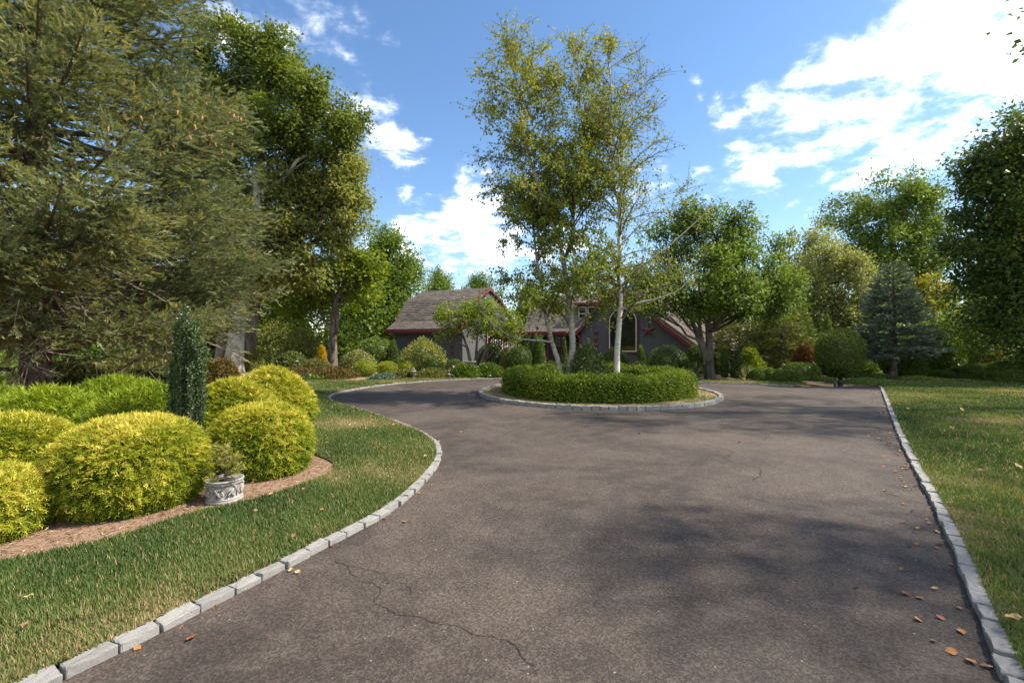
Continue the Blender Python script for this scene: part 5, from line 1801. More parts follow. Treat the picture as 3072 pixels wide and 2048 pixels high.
shrub('pointed_spruce', 'shrub', 'small pointed green conifer showing behind the dark clipped globe by the house', 0.79, 24.50, 0.03, 0.152, 0.152, 1.64, 'cone', 'yew', 0.060, 1300)
shrub('pointed_spruce', 'shrub', 'left and taller tip of the twin pointed spruces by the porch', 1.20, 22.60, 0.03, 0.314, 0.314, 1.98, 'flame', 'boxdark', 0.060, 3800, rough=0.04)
shrub('pointed_spruce', 'shrub', 'right tip of the twin pointed spruces by the porch', 1.39, 22.40, 0.03, 0.322, 0.322, 1.96, 'flame', 'boxdark', 0.060, 3800, rough=0.04)
shrub('golden_shrub', 'shrub', 'low golden green clipped mound in front of the porch post', 1.71, 19.80, 0.03, 0.322, 0.322, 0.68, 'dome', 'goldball', 0.055, 2600)
shrub('pointed_spruce', 'shrub', 'pointed dark conifer on the porch side of the second birch trunk', 2.76, 24.00, 0.03, 0.230, 0.230, 1.89, 'cone', 'yew', 0.060, 1800)
shrub('pointed_spruce', 'shrub', 'pointed conifer right of the second birch trunk and left of the three stacked stars', 4.04, 24.00, 0.03, 0.230, 0.230, 1.80, 'cone', 'boxdark', 0.060, 2200)
shrub('pointed_spruce', 'shrub', 'shorter pointed conifer at the left corner of the arched window gable', 3.70, 24.30, 0.03, 0.209, 0.209, 1.50, 'cone', 'boxdark', 0.060, 1700)
shrub('pointed_spruce', 'shrub', 'small dark pointed conifer under the arched window', 5.18, 20.80, 0.03, 0.239, 0.239, 1.09, 'cone', 'yew', 0.060, 1800)
shrub('pointed_spruce', 'shrub', 'green pointed spruce under the big star of the arched window gable', 6.28, 22.20, 0.03, 0.266, 0.266, 1.42, 'flame', 'boxdark', 0.060, 2600, rough=0.04)
shrub('broad_rhododendron', 'shrub', 'pale leaved rhododendron below the left side of the arched window', 4.61, 20.50, 0.03, 0.765, 0.765, 1.20, 'mound', 'rhodo', 0.130, 3200, rough=0.12,depth=0.3)
shrub('clipped_yew', 'shrub', 'broadest dark clipped dome under the big star', 7.70, 22.60, 0.03, 1.081, 1.081, 1.35, 'dome', 'yew', 0.060, 6200, rough=0.03,depth=0.1)
shrub('clipped_yew', 'shrub', 'dark clipped mound in front of the broadest dome', 6.84, 20.60, 0.03, 0.651, 0.651, 1.04, 'dome', 'yew', 0.060, 5200, rough=0.03,depth=0.1)
shrub('variegated_globe', 'shrub', 'small squat pale globe left of the clipped mound under the big star', 5.76, 20.60, 0.03, 0.315, 0.315, 0.70, 'ball', 'varieg', 0.050, 2000, rough=0.03)
shrub('clipped_yew', 'shrub', 'small dark clipped mound at the right end by the maple trunk', 7.83, 20.60, 0.03, 0.375, 0.375, 0.74, 'dome', 'yew', 0.060, 3400, rough=0.03,depth=0.1)
shrub('dark_shrub', 'shrub', 'dark loose shrub at the low eave behind the maple trunk', 9.49, 23.50, 0.03, 0.540, 0.540, 1.39, 'mound', 'yew', 0.100, 3200, rough=0.12)
shrub('rhododendron_shrub', 'shrub', 'rhododendron behind the left side of the maple trunk', 8.85, 21.50, 0.03, 0.329, 0.329, 1.12, 'mound', 'rhodo', 0.120, 2200, rough=0.12,depth=0.3)
shrub('rhododendron_shrub', 'shrub', 'rhododendron behind the right side of the maple trunk', 9.67, 21.50, 0.03, 0.329, 0.329, 0.99, 'mound', 'rhodo', 0.120, 2400, rough=0.12,depth=0.3)
shrub('blue_pine', 'tree', 'round bluish pine between the roof end and the maple stems', 14.12, 31.00, 0.03, 0.653, 0.653, 2.73, 'ball', 'bluepine', 0.200, 3600, rough=0.15,depth=0.3)
shrub('arborvitae', 'shrub', 'thin dark columnar arborvitae right of the maple trunk', 9.25, 19.80, 0.03, 0.133, 0.133, 1.30, 'column', 'yew', 0.060, 2600)
shrub('pointed_spruce', 'shrub', 'stout dark pointed spruce right of the bird feeder', 9.69, 19.50, 0.03, 0.308, 0.308, 1.27, 'cone', 'yew', 0.060, 3600)
shrub('broad_shrub', 'shrub', 'yellow green spreading shrub behind the stout pointed spruce', 11.27, 21.50, 0.03, 0.617, 0.617, 1.24, 'mound', 'magnolia', 0.110, 3600, rough=0.16,depth=0.35)
shrub('low_shrub', 'shrub', 'low dark rounded shrub behind the right yucca', 9.71, 18.90, 0.03, 0.380, 0.380, 0.59, 'dome', 'boxdark', 0.060, 2600)
shrub('boxwood_hedge', 'hedge', 'low scalloped boxwood at the near left end of the right verge hedge', 9.88, 18.20, 0.03, 0.366, 0.366, 0.54, 'dome', 'boxdark', 0.050, 3000, group='scalloped boxwoods along the right verge', rough=0.05)
shrub('boxwood_hedge', 'hedge', 'second scalloped boxwood of the right verge hedge counted from the yucca', 10.20, 18.00, 0.03, 0.276, 0.276, 0.52, 'dome', 'boxdark', 0.050, 2600, group='scalloped boxwoods along the right verge', rough=0.05)
shrub('boxwood_hedge', 'hedge', 'third scalloped boxwood of the right verge hedge counted from the yucca', 10.45, 17.80, 0.03, 0.247, 0.247, 0.51, 'dome', 'boxdark', 0.050, 2400, group='scalloped boxwoods along the right verge', rough=0.05)
shrub('boxwood_hedge', 'hedge', 'fourth scalloped boxwood of the right verge hedge counted from the yucca', 10.66, 17.60, 0.03, 0.219, 0.219, 0.49, 'dome', 'boxdark', 0.050, 2200, group='scalloped boxwoods along the right verge', rough=0.05)
shrub('boxwood_hedge', 'hedge', 'last and smallest scalloped boxwood at the right end of the verge hedge', 10.85, 17.40, 0.03, 0.208, 0.208, 0.45, 'dome', 'boxdark', 0.050, 2000, group='scalloped boxwoods along the right verge', rough=0.05)
shrub('clipped_hedge', 'hedge', 'bright green clipped hedge behind the verge boxwoods left of the topiary ball', 11.97, 18.90, 0.03, 0.760, 0.550, 0.67, 'square', 'broad', 0.060, 5600, rough=0.04)
shrub('barberry_shrub', 'shrub', 'round orange brown barberry behind the bright green hedge', 13.81, 21.50, 0.03, 0.638, 0.638, 1.49, 'mound', 'barberry', 0.090, 4600, rough=0.08,depth=0.25)
shrub('arborvitae', 'shrub', 'bright green pointed arborvitae rising behind the topiary ball', 17.32, 25.00, 0.03, 0.383, 0.383, 3.08, 'flame', 'lightconifer', 0.090, 3600, rough=0.06,tipup=1.0)
shrub('ground_shrub', 'shrub', 'low spreading shrubs beside the driveway crest under the blue spruce', 13.40, 17.20, 0.03, 0.823, 0.823, 0.14, 'mound', 'boxdark', 0.060, 3800, rough=0.2,depth=0.4)
shrub('ground_shrub', 'shrub', 'low dark ground shrub left of the topiary trunks', 12.24, 18.30, 0.03, 0.648, 0.648, 0.12, 'mound', 'yew', 0.070, 3000, rough=0.2,depth=0.4)
shrub('ground_shrub', 'shrub', 'low dark ground shrub right of the topiary trunks', 15.47, 19.60, 0.03, 1.107, 1.107, 0.11, 'mound', 'yew', 0.070, 3600, rough=0.2,depth=0.4)
shrub('ground_shrub', 'shrub', 'low olive ground shrub right of the blue spruce trunk', 16.36, 18.40, 0.03, 0.792, 0.792, 0.13, 'mound', 'olive', 0.070, 3000, rough=0.2,depth=0.4)
shrub('dark_hedge', 'hedge', 'tall dark hedge mass behind the blue spruce trunk', 19.51, 23.00, 0.03, 1.706, 1.600, 1.88, 'dome', 'yew', 0.140, 8000, rough=0.10)
shrub('dark_shrub', 'shrub', 'dark spreading shrub left behind the topiary ball', 14.85, 22.00, 0.03, 0.916, 0.916, 0.85, 'mound', 'boxdark', 0.110, 4200, rough=0.15)
shrub('dark_shrub', 'shrub', 'dark spreading shrub between the topiary ball and the blue spruce', 16.23, 21.50, 0.03, 0.926, 0.926, 0.93, 'mound', 'boxdark', 0.110, 4600, rough=0.15)
shrub('round_shrub', 'shrub', 'rounded dark shrub right of the blue spruce trunk', 17.46, 20.00, 0.03, 0.603, 0.603, 0.88, 'dome', 'boxdark', 0.090, 3800, rough=0.08)
shrub('dark_shrub', 'shrub', 'large dark shrub mass left of the clipped hedges on the right lawn', 20.02, 21.50, 0.03, 1.049, 1.049, 2.23, 'dome', 'boxdark', 0.120, 8000, rough=0.10)
shrub('dark_shrub', 'shrub', 'dark shrub mass under the small flowering tree on the right lawn', 22.00, 22.00, 0.03, 0.863, 0.863, 1.86, 'dome', 'boxdark', 0.120, 7000, rough=0.10)
shrub('clipped_hedge', 'hedge', 'lowest small clipped box hedge at the far edge of the right lawn', 18.48, 19.60, 0.03, 0.460, 0.460, 0.28, 'square', 'boxdark', 0.060, 3600, rough=0.04)
shrub('clipped_hedge', 'hedge', 'dark clipped hedge between the lowest box hedge and the rocks', 19.48, 19.80, 0.03, 0.417, 0.417, 0.41, 'square', 'yew', 0.060, 3600, rough=0.04)
shrub('clipped_hedge', 'hedge', 'clipped box hedge behind the left rock on the right lawn', 19.13, 18.60, 0.03, 0.561, 0.550, 0.68, 'square', 'boxdark', 0.060, 6000, rough=0.05)
shrub('clipped_hedge', 'hedge', 'long clipped box hedge at the right picture edge behind the row of rocks', 19.91, 17.80, 0.03, 1.278, 0.550, 0.80, 'square', 'boxdark', 0.060, 11000, rough=0.06)
shrub('bright_shrub', 'shrub', 'yellow green shrub above the long clipped hedge at the right edge', 22.66, 20.00, 0.03, 1.148, 1.148, 1.26, 'mound', 'lightconifer', 0.100, 5200, rough=0.15)
shrub('dark_shrub', 'shrub', 'tall dark leafy shrub behind the hedges at the right picture edge', 27.88, 24.00, 0.03, 2.067, 1.600, 3.73, 'dome', 'darkmaple', 0.140, 10000, rough=0.12)
shrub('dark_shrub', 'shrub', 'dark green shrub in the woods left of the pale triple trunks', -16.73, 24.00, 0.03, 1.206, 1.206, 1.43, 'mound', 'oak', 0.160, 5000, rough=0.15)
shrub('azalea_shrub', 'shrub', 'low russet shrub under the big spruce beside the dark holly column', -11.19, 17.50, 0.03, 0.628, 0.628, 0.93, 'mound', 'russet', 0.100, 4200, rough=0.15,depth=0.35)
shrub('azalea_shrub', 'shrub', 'yellowing low shrub behind the bare limbs of the big spruce', -15.47, 19.00, 0.03, 1.727, 1.600, 1.17, 'mound', 'perennial', 0.120, 6000, rough=0.15,depth=0.35)
shrub('azalea_shrub', 'shrub', 'dark low shrub between the bare spruce limbs and the lime foliage', -10.99, 13.50, 0.03, 0.969, 0.969, 0.69, 'mound', 'yew', 0.080, 6500, rough=0.15,depth=0.3)
shrub('azalea_shrub', 'shrub', 'yellow leaved low shrub right of the big spruce trunk', -14.58, 15.00, 0.03, 1.005, 1.005, 0.84, 'mound', 'perennial', 0.100, 6000, rough=0.18,depth=0.35)
shrub('dark_shrub', 'shrub', 'dark shrub behind the foot of the big spruce at the left edge', -19.78, 17.00, 0.03, 1.627, 1.600, 1.31, 'mound', 'oak', 0.140, 6000, rough=0.15)
shrub('dark_shrub', 'shrub', 'dark shrub mass deep under the big spruce boughs', -24.44, 27.00, 0.03, 3.359, 1.600, 2.71, 'mound', 'oak', 0.200, 7000, rough=0.15)
shrub('sedum_clump', 'perennial', 'russet feathery perennials in front of the pale shrubs at the lawn edge', -8.99, 19.10, 0.03, 0.932, 0.932, 0.44, 'mound', 'russet', 0.090, 4200, rough=0.25,depth=0.5,tipup=1.2)
shrub('sedum_clump', 'perennial', 'russet perennials beneath the solitary tree trunk', -7.50, 19.30, 0.03, 0.831, 0.831, 0.42, 'mound', 'russet', 0.090, 3800, rough=0.25,depth=0.5,tipup=1.2)
shrub('perennial_clump', 'perennial', 'green low perennials along the lawn edge under the russet plumes', -8.56, 18.80, 0.03, 1.079, 1.079, 0.22, 'mound', 'broad', 0.090, 3600, rough=0.25,depth=0.5)
shrub('perennial_clump', 'perennial', 'gray green low perennials at the foot of the leftmost golden ball', -5.26, 18.90, 0.03, 0.633, 0.633, 0.23, 'mound', 'bluepine', 0.080, 2600, rough=0.25,depth=0.5)
shrub('perennial_clump', 'perennial', 'tan and yellow perennials left of the stone pagoda lantern', -4.64, 19.60, 0.03, 0.628, 0.628, 0.35, 'mound', 'perennial', 0.080, 3200, rough=0.25,depth=0.5)
shrub('perennial_clump', 'perennial', 'tan wispy perennials between the two stone lanterns', -3.40, 19.90, 0.03, 0.809, 0.809, 0.39, 'mound', 'perennial', 0.080, 4200, rough=0.25,depth=0.5,tipup=1.0)
shrub('peony_clump', 'perennial', 'glossy broad leaved green peonies beside the far kerb', -2.06, 19.90, 0.03, 0.609, 0.609, 0.45, 'mound', 'broad', 0.150, 2600, rough=0.2,depth=0.5,aspect=0.36)
shrub('peony_clump', 'perennial', 'broad leaved green peonies in front of the bird bath', -1.02, 20.40, 0.03, 0.820, 0.820, 0.52, 'mound', 'broad', 0.150, 3400, rough=0.2,depth=0.5,aspect=0.36)


def topiary():
    root = thing('topiary_tree', 'clipped juniper ball on two short trunks behind the driveway crest', 'topiary', (13.65, 19.0, -0.36))
    V, F, T = shrub_geo(0.86, 0.86, 2.08, 'ball', 9000, 0.10, 77, rough=0.05, depth=0.3, spread=0.7, aspect=0.35, tipup=0.8)
    V = V + np.array([0, 0, 0.45])
    link('crown', np_mesh('crown', V, F, T), M['juniper'], root)
    g = Geo().tube([(0.06, 0, 0), (0.05, 0, 0.6), (0.1, 0, 1.2)], [0.10, 0.08, 0.06], 8)
    g.build('trunk', M['sprucebark'], root, True)
    Geo().tube([(-0.16, 0, 0), (-0.15, 0, 0.6), (-0.1, 0, 1.2)], [0.06, 0.05, 0.04], 8).build('trunk', M['lichenbark'], root, True)


topiary()


def island_hedge():
    r = np.random.default_rng(41)
    n = 70000
    ri, ro, h = 2.08, 2.86, 0.65
    cxs, hw = (ri + ro) / 2, (ro - ri) / 2
    a = r.uniform(0, 2 * math.pi, n)
    # rounded box cross-section
    q = r.uniform(0, 1, n)
    per = np.array([h, 2 * hw, h]) / (2 * h + 2 * hw)
    zone = np.searchsorted(np.cumsum(per), q)
    u = r.random(n)
    x = np.where(zone == 0, 1.0, np.where(zone == 2, -1.0, 2 * u - 1))
    z = np.where(zone == 1, 1.0, u)
    sq = np.abs(x) ** 5 + np.abs(z) ** 5
    k = 1 / np.maximum(sq, 1) ** 0.2
    bul = 1 + 0.035 * np.sin(a * 26) + 0.03 * np.sin(a * 9 + 1)
    x, z = x * k, z * k
    nx = np.sign(x) * np.abs(x) ** 4
    nz = np.abs(z) ** 4
    rad = cxs + hw * x * bul
    hz = h * z * (1 + 0.05 * np.sin(a * 17 + 2) + 0.04 * np.sin(a * 7))
    P = np.stack([rad * np.cos(a), rad * np.sin(a), np.maximum(hz, 0.02)], 1)
    N = unit(np.stack([nx * np.cos(a), nx * np.sin(a), nz], 1))
    lm = lump(P, 2.6, 5)
    P = P + N * (0.05 * lm + 0.03 * r.normal(size=n) - 0.12 * r.random(n) ** 2)[:, None]
    P[:, 2] = np.maximum(P[:, 2], 0.01)
    axis = unit(N * 0.8 + 0.75 * r.normal(size=(n, 3)) + np.array([0, 0, 0.45]))
    nn = unit(N + np.array([0, 0, 0.5]) + 0.6 * r.normal(size=(n, 3)))
    size = 0.048 * r.uniform(0.7, 1.5, n)
    tint = np.clip(0.40 + 0.2 * r.normal(size=n) + 0.14 * lump(P, 3.0, 8), 0, 1)
    # a few yellowing patches low on the left front
    patch = np.exp(-((a - 4.05) ** 2) / 0.05 - ((P[:, 2] - 0.25) ** 2) / 0.05) + np.exp(-((a - 5.3) ** 2) / 0.03 - ((P[:, 2] - 0.35) ** 2) / 0.06)
    tint = np.clip(tint + 0.45 * patch * r.random(n), 0, 1)
    parts = [slips(P, axis, nn, size * 1.15, size * 0.62, tint)]
    # dense inner body
    aa = np.linspace(0, 2 * math.pi, 80, endpoint=False)
    cs = [(-0.8, 0.05), (-0.85, 0.75), (-0.6, 0.86), (0.6, 0.86), (0.85, 0.75), (0.8, 0.05)]
    V = np.array([[(cxs + hw * cx) * math.cos(t), (cxs + hw * cx) * math.sin(t), h * cz] for t in aa for cx, cz in cs])
    F = []
    for i in range(80):
        for j in range(5):
            F.append([i * 6 + j, i * 6 + j + 1, ((i + 1) % 80) * 6 + j + 1, ((i + 1) % 80) * 6 + j])
    parts.append((V, np.array(F), np.full(len(F), 0.0)))
    o = link('island_hedge', np_mesh('island_hedge', *merge(parts)), M['box'], None, (ISLE[0], ISLE[1], 0.06))
    tag(o, 'round clipped boxwood hedge ring round the birches on the island', 'hedge')


island_hedge()
shrub('island_rhododendron', 'shrub', 'glossy rhododendron at the foot of the birches inside the island hedge', 2.20, 13.35, 0.06, 0.74, 0.62, 1.40, 'mound', 'rhodo', 0.105, 5200, fine=True, rough=0.14, depth=0.35, aspect=0.34)
shrub('island_shrub', 'shrub', 'small loose pale shrub left of the birch feet inside the hedge ring', 1.05, 14.2, 0.06, 0.4, 0.4, 0.75, 'mound', 'perennial', 0.07, 1500, rough=0.2, depth=0.4)

# ------------------------------------------------------------------ birches
BIRCH_STEMS_LEFT = [([(0.0, 0, 0.0), (-0.08, 0, 0.93), (-0.27, 0.05, 1.54), (-0.45, 0.1, 2.29), (-0.55, 0.15, 2.91), (-0.67, 0.2, 3.74), (-0.79, 0.3, 4.7), (-0.89, 0.4, 5.58), (-1.13, 0.5, 6.47)], .085, .010)]
BIRCH_STEMS_MIDDLE = [([(0.0, 0, 0.0), (0.03, 0, 0.53), (0.1, 0, 1.06), (0.13, 0, 1.54), (0.09, 0, 2.41), (0.01, 0, 3.06), (-0.08, 0, 3.79), (-0.15, 0, 4.23)], .10, .072), ([(-0.15, 0, 4.23), (-0.33, -0.1, 4.7), (-0.55, -0.2, 5.07), (-0.94, -0.4, 6.2), (-1.22, -0.5, 7.04), (-1.42, -0.6, 8.17), (-1.56, -0.6, 9.25), (-1.65, -0.6, 9.88)], .062, .008), ([(-0.08, 0, 3.81), (0.2, 0.1, 4.83), (0.13, 0.15, 5.37), (-0.07, 0.2, 5.95), (-0.21, 0.2, 6.8), (-0.46, 0.25, 7.58), (-0.71, 0.3, 8.43), (-0.83, 0.3, 9.5)], .058, .008), ([(0.15, 0.1, 4.95), (0.37, 0.4, 6.44), (0.56, 0.5, 7.48), (0.45, 0.5, 8.67), (0.39, 0.5, 9.63), (0.36, 0.5, 10.51)], .05, .007)]
BIRCH_STEMS_RIGHT = [([(0.0, 0, 0.0), (0.11, 0, 0.66), (0.14, 0, 1.4), (0.2, 0, 2.13), (0.23, 0, 2.75), (0.2, 0, 3.46), (0.19, 0, 4.45), (0.21, 0, 5.43), (0.09, 0, 5.92), (0.03, 0, 6.67), (-0.08, 0, 7.65), (-0.04, 0, 8.64), (-0.1, 0, 9.6), (-0.11, 0, 10.29)], .092, .010), ([(0.2, 0, 5.31), (0.23, -0.2, 6.06), (0.25, -0.3, 6.92), (0.4, -0.4, 7.96), (0.67, -0.5, 8.97)], .04, .007)]
BIRCH_LIMBS_RIGHT = [([(0.23, 0, 2.43), (0.3, -0.1, 2.51), (0.71, -0.3, 2.64), (1.15, -0.5, 2.74), (1.6, -0.7, 2.91), (1.82, -0.8, 3.12), (2.09, -0.9, 3.54)], .042), ([(0.19, 0, 3.03), (0.42, -0.1, 3.36), (0.91, -0.3, 3.79), (1.43, -0.4, 4.17), (2.0, -0.5, 4.67), (2.69, -0.6, 5.31)], .032), ([(0.2, 0, 4.93), (0.84, 0.1, 5.49), (1.63, 0.2, 5.87), (2.44, 0.3, 6.0)], .022), ([(0.19, 0, 4.29), (0.85, -0.3, 4.93), (1.55, -0.4, 5.31), (2.25, -0.5, 5.56)], .022)]
BIRCH_LIMBS_LEFT = [([(-0.28, 0, 1.52), (-0.64, -0.2, 1.57), (-1.02, -0.4, 1.59), (-1.51, -0.6, 1.69), (-2.11, -0.7, 2.17), (-2.52, -0.8, 2.61)], .032)]
BIRCH_LEFT_AT = (1.44, 13.20)
BIRCH_MIDDLE_AT = (1.60, 13.20)
BIRCH_RIGHT_AT = (2.91, 13.20)
birch('birch_tree', 'leftmost birch leaning left from the island hedge', BIRCH_LEFT_AT[0], BIRCH_LEFT_AT[1], 0.06, BIRCH_STEMS_LEFT, 21, 0.13, 37, 3.0, limbs=BIRCH_LIMBS_LEFT, barkm='birchbark_old',
      leafy=lambda x, z, f, q: 1.1)
birch('birch_tree', 'tallest middle birch forking into several white stems', BIRCH_MIDDLE_AT[0], BIRCH_MIDDLE_AT[1], 0.06, BIRCH_STEMS_MIDDLE, 22, 0.145, 26, 2.9, barkm='birchbark_old',
      leafy=lambda x, z, f, q: 1.1 * (1.0 - 0.45 * f))
birch('birch_tree', 'rightmost birch with a straight bright trunk and sparse twigs', BIRCH_RIGHT_AT[0], BIRCH_RIGHT_AT[1], 0.06, BIRCH_STEMS_RIGHT, 23, 0.135, 21, 2.9, limbs=BIRCH_LIMBS_RIGHT,
      leafy=lambda x, z, f, q: (0.9 if q < 3.3 else 0.42) * (1.0 - 0.55 * f))

# ------------------------------------------------------------------ golden and lime bushes of the left bed
LIME = 'spreading lime green bushes under the spruce'
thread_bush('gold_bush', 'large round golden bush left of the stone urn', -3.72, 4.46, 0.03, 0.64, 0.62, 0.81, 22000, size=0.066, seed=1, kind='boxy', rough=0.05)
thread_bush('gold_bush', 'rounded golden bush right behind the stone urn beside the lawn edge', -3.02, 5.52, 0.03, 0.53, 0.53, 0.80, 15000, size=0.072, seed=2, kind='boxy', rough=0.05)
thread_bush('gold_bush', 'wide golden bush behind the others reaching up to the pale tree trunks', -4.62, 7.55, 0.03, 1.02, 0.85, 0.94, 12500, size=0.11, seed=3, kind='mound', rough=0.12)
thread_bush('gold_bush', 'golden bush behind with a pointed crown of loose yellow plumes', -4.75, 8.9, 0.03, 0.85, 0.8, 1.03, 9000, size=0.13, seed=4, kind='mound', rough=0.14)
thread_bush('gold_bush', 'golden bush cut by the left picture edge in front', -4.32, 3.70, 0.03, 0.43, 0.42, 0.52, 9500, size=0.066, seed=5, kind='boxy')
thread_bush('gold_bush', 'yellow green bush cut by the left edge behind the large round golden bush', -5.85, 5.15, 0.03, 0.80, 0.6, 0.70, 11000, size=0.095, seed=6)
thread_bush('lime_bush', 'low lime green bush left of the dark holly column', -5.5, 6.9, 0.03, 1.0, 0.7, 0.84, 6500, 'lime', 0.15, 7, 'mound', 0.14, LIME, 2)
thread_bush('lime_bush', 'low lime green bush in front of the big spruce trunk', -7.3, 7.2, 0.03, 1.2, 0.9, 0.74, 6500, 'lime', 0.16, 8, 'mound', 0.14, LIME, 2)
thread_bush('lime_bush', 'low lime bush right of the big spruce trunk behind the front bushes', -8.1, 9.2, 0.03, 1.4, 0.9, 0.80, 6000, 'lime', 0.17, 9, 'mound', 0.16, LIME, 2)
thread_bush('lime_bush', 'lime bush at the left picture edge under the spruce', -9.2, 7.9, 0.03, 1.3, 0.9, 0.72, 5500, 'lime', 0.17, 10, 'mound', 0.16, LIME, 2)


def holly():
    root = thing('holly_column', 'narrow dark green holly column standing between the golden bushes', 'holly', (-4.50, 6.3, 0.03))
    r = np.random.default_rng(61)
    g = Geo()
    parts = []
    for k in range(26):
        a, q = r.uniform(0, 6.283), math.sqrt(r.random()) * 0.19
        h = 2.02 - 0.9 * (q / 0.19) ** 1.5 * r.uniform(0.5, 1.1) if k else 2.05
        b = np.array([q * math.cos(a) * 0.6, q * math.sin(a) * 0.6, 0])
        t = np.array([q * math.cos(a) * 1.15, q * math.sin(a) * 1.15, h])
        m = (b + t) / 2 + np.array([q * math.cos(a) * .5, q * math.sin(a) * .5, 0])
        B = bez(b, m, t, 10)
        g.tube(B, np.linspace(0.012, 0.004, 10), 5)
        n = int(1000 * h / 2)
        u = r.uniform(0.06, 1, n)
        P = np.stack([np.interp(u, np.linspace(0, 1, 10), B[:, c]) for c in range(3)], 1) + r.normal(0, 0.022, (n, 3))
        d = rand_dir(n, r)
        d[:, 2] = np.abs(d[:, 2]) * 0.6 + 0.25
        s = 0.038 * r.uniform(0.7, 1.3, n)
        parts.append(blades(P, d, rand_dir(n, r), s, s * 0.55, np.clip(0.5 + 0.25 * r.normal(size=n), 0, 1)))
    g.build('stems', M['twigbark'], root)
    link('foliage', np_mesh('foliage', *merge(parts)), M['holly'], root)


holly()


def weed():
    r = np.random.default_rng(71)
    n = 16
    a = np.linspace(0, 6.28, n, endpoint=False) + r.normal(0, .2, n)
    d = np.stack([np.cos(a), np.sin(a), r.uniform(0.15, 0.5, n)], 1)
    V, F, T = blades(np.zeros((n, 3)), d, np.tile([0, 0, 1.0], (n, 1)), r.uniform(.06, .11, n), 0.022, r.random(n))
    tag(link('weed', np_mesh('weed', V, F, T), M['broad'], None, (-2.80, 4.12, 0.045)), 'small flat weed rosette on the mulch in front of the urn', 'weed')


weed()

# ------------------------------------------------------------------ stone urn with its plant
M['caststone'] = plain('cast_stone', (0.16, 0.144, 0.125), (0.34, 0.318, 0.29), 14, 0.9, 0.2, 0.5, contrast=(0.25, 0.6))
M['oldstone'] = plain('old_garden_stone', (0.16, 0.145, 0.125), (0.30, 0.28, 0.25), 12, 0.95, 0.15, 0.5)


def urn():
    root = thing('urn_planter', 'round weathered stone urn with figures in relief at the bed edge', 'planter', (-2.84, 4.50, 0.03), rz=0.3)
    root.scale = (0.98, 0.98, 0.78)
    prof = [(0.001, 0.0), (0.158, 0.0), (0.166, 0.012), (0.166, 0.035), (0.155, 0.045), (0.160, 0.052), (0.158, 0.062), (0.146, 0.07), (0.142, 0.09), (0.146, 0.14), (0.153, 0.20), (0.157, 0.232),
            (0.164, 0.236), (0.164, 0.246), (0.158, 0.25), (0.168, 0.262), (0.172, 0.275), (0.168, 0.286), (0.152, 0.286), (0.146, 0.26), (0.001, 0.25)]
    g = Geo().lathe(prof, 40)
    g.build('urn_body', M['caststone'], root, True)
    sl = Geo().lathe([(0.001, 0.258), (0.148, 0.256)], 20)
    sl.build('soil', M['soil'], root)
    n = 7
    for k in range(n):
        a = 2 * math.pi * k / n
        f = Geo()
        ca, sa = math.cos(a), math.sin(a)
        t = np.array([-sa, ca, 0])
        o = lambda u, z, e: np.array([ca, sa, 0]) * (0.146 + e) + t * u + np.array([0, 0, z])
        lean = 0.012 * (-1) ** k
        f.ball(o(lean * 2, 0.215, 0.010), 0.0155, 7)                              # head
        f.tube([o(lean, 0.195, 0.006), o(0, 0.165, 0.008), o(-lean, 0.135, 0.007)], [0.013, 0.020, 0.018], 7)   # trunk
        f.tube([o(-lean - .006, 0.135, 0.008), o(-lean - .022, 0.115, 0.013), o(-lean - .018, 0.090, 0.006)], [0.013, 0.011, 0.008], 6)
        f.tube([o(-lean + .006, 0.135, 0.008), o(-lean + .016, 0.112, 0.010), o(-lean + .034, 0.092, 0.005)], [0.013, 0.011, 0.008], 6)
        f.tube([o(lean + .012, 0.190, 0.007), o(.034, 0.180, 0.010), o(.052, 0.196, 0.006)], [0.009, 0.008, 0.006], 6)
        f.tube([o(lean - .012, 0.190, 0.007), o(-.030, 0.168, 0.011), o(-.045, 0.150, 0.006)], [0.009, 0.008, 0.006], 6)
        f.tube([o(.050, 0.165, 0.003), o(.062, 0.140, 0.006), o(.066, 0.105, 0.003)], [0.006, 0.011, 0.006], 6)
        f.build('relief_figure', M['caststone'], root, True)
    r = np.random.default_rng(81)
    pl = thing('potted_conifer', 'small thin green conifer growing in the stone urn', 'plant', (-2.84, 4.50, 0.225))
    pl.scale = (1.25, 1.25, 1.12)
    st = Geo().tube([(0, 0, 0), (0.01, 0, 0.12), (0.0, 0.01, 0.30)], [0.010, 0.007, 0.003], 6)
    P, A = [], []
    for k in range(34):
        z = r.uniform(0.03, 0.28)
        a = r.uniform(0, 6.28)
        L = 0.16 * (1 - z / 0.36) * r.uniform(0.6, 1.15) + 0.02
        d = np.array([math.cos(a), math.sin(a), r.uniform(0.1, 0.6)])
        e = np.array([0, 0, z]) + d * L
        st.tube([(0, 0, z), e * 0.5 + np.array([0, 0, z * .5]), e], [0.004, 0.003, 0.0015], 4)
        m = 22
        w = r.uniform(0.2, 1.05, m)[:, None]
        P.append(np.array([0, 0, z]) + d * L * w + r.normal(0, 0.008, (m, 3)))
        A.append(d + 0.6 * r.normal(size=(m, 3)))
    st.build('stem', M['twigbark'], pl)
    P, A = np.concatenate(P), np.concatenate(A)
    link('foliage', np_mesh('foliage', *needle_sprigs(P, A, 0.045, np.clip(0.8 + 0.2 * r.normal(size=len(P)), 0, 1), r, 5)), M['hemlock'], pl)


urn()


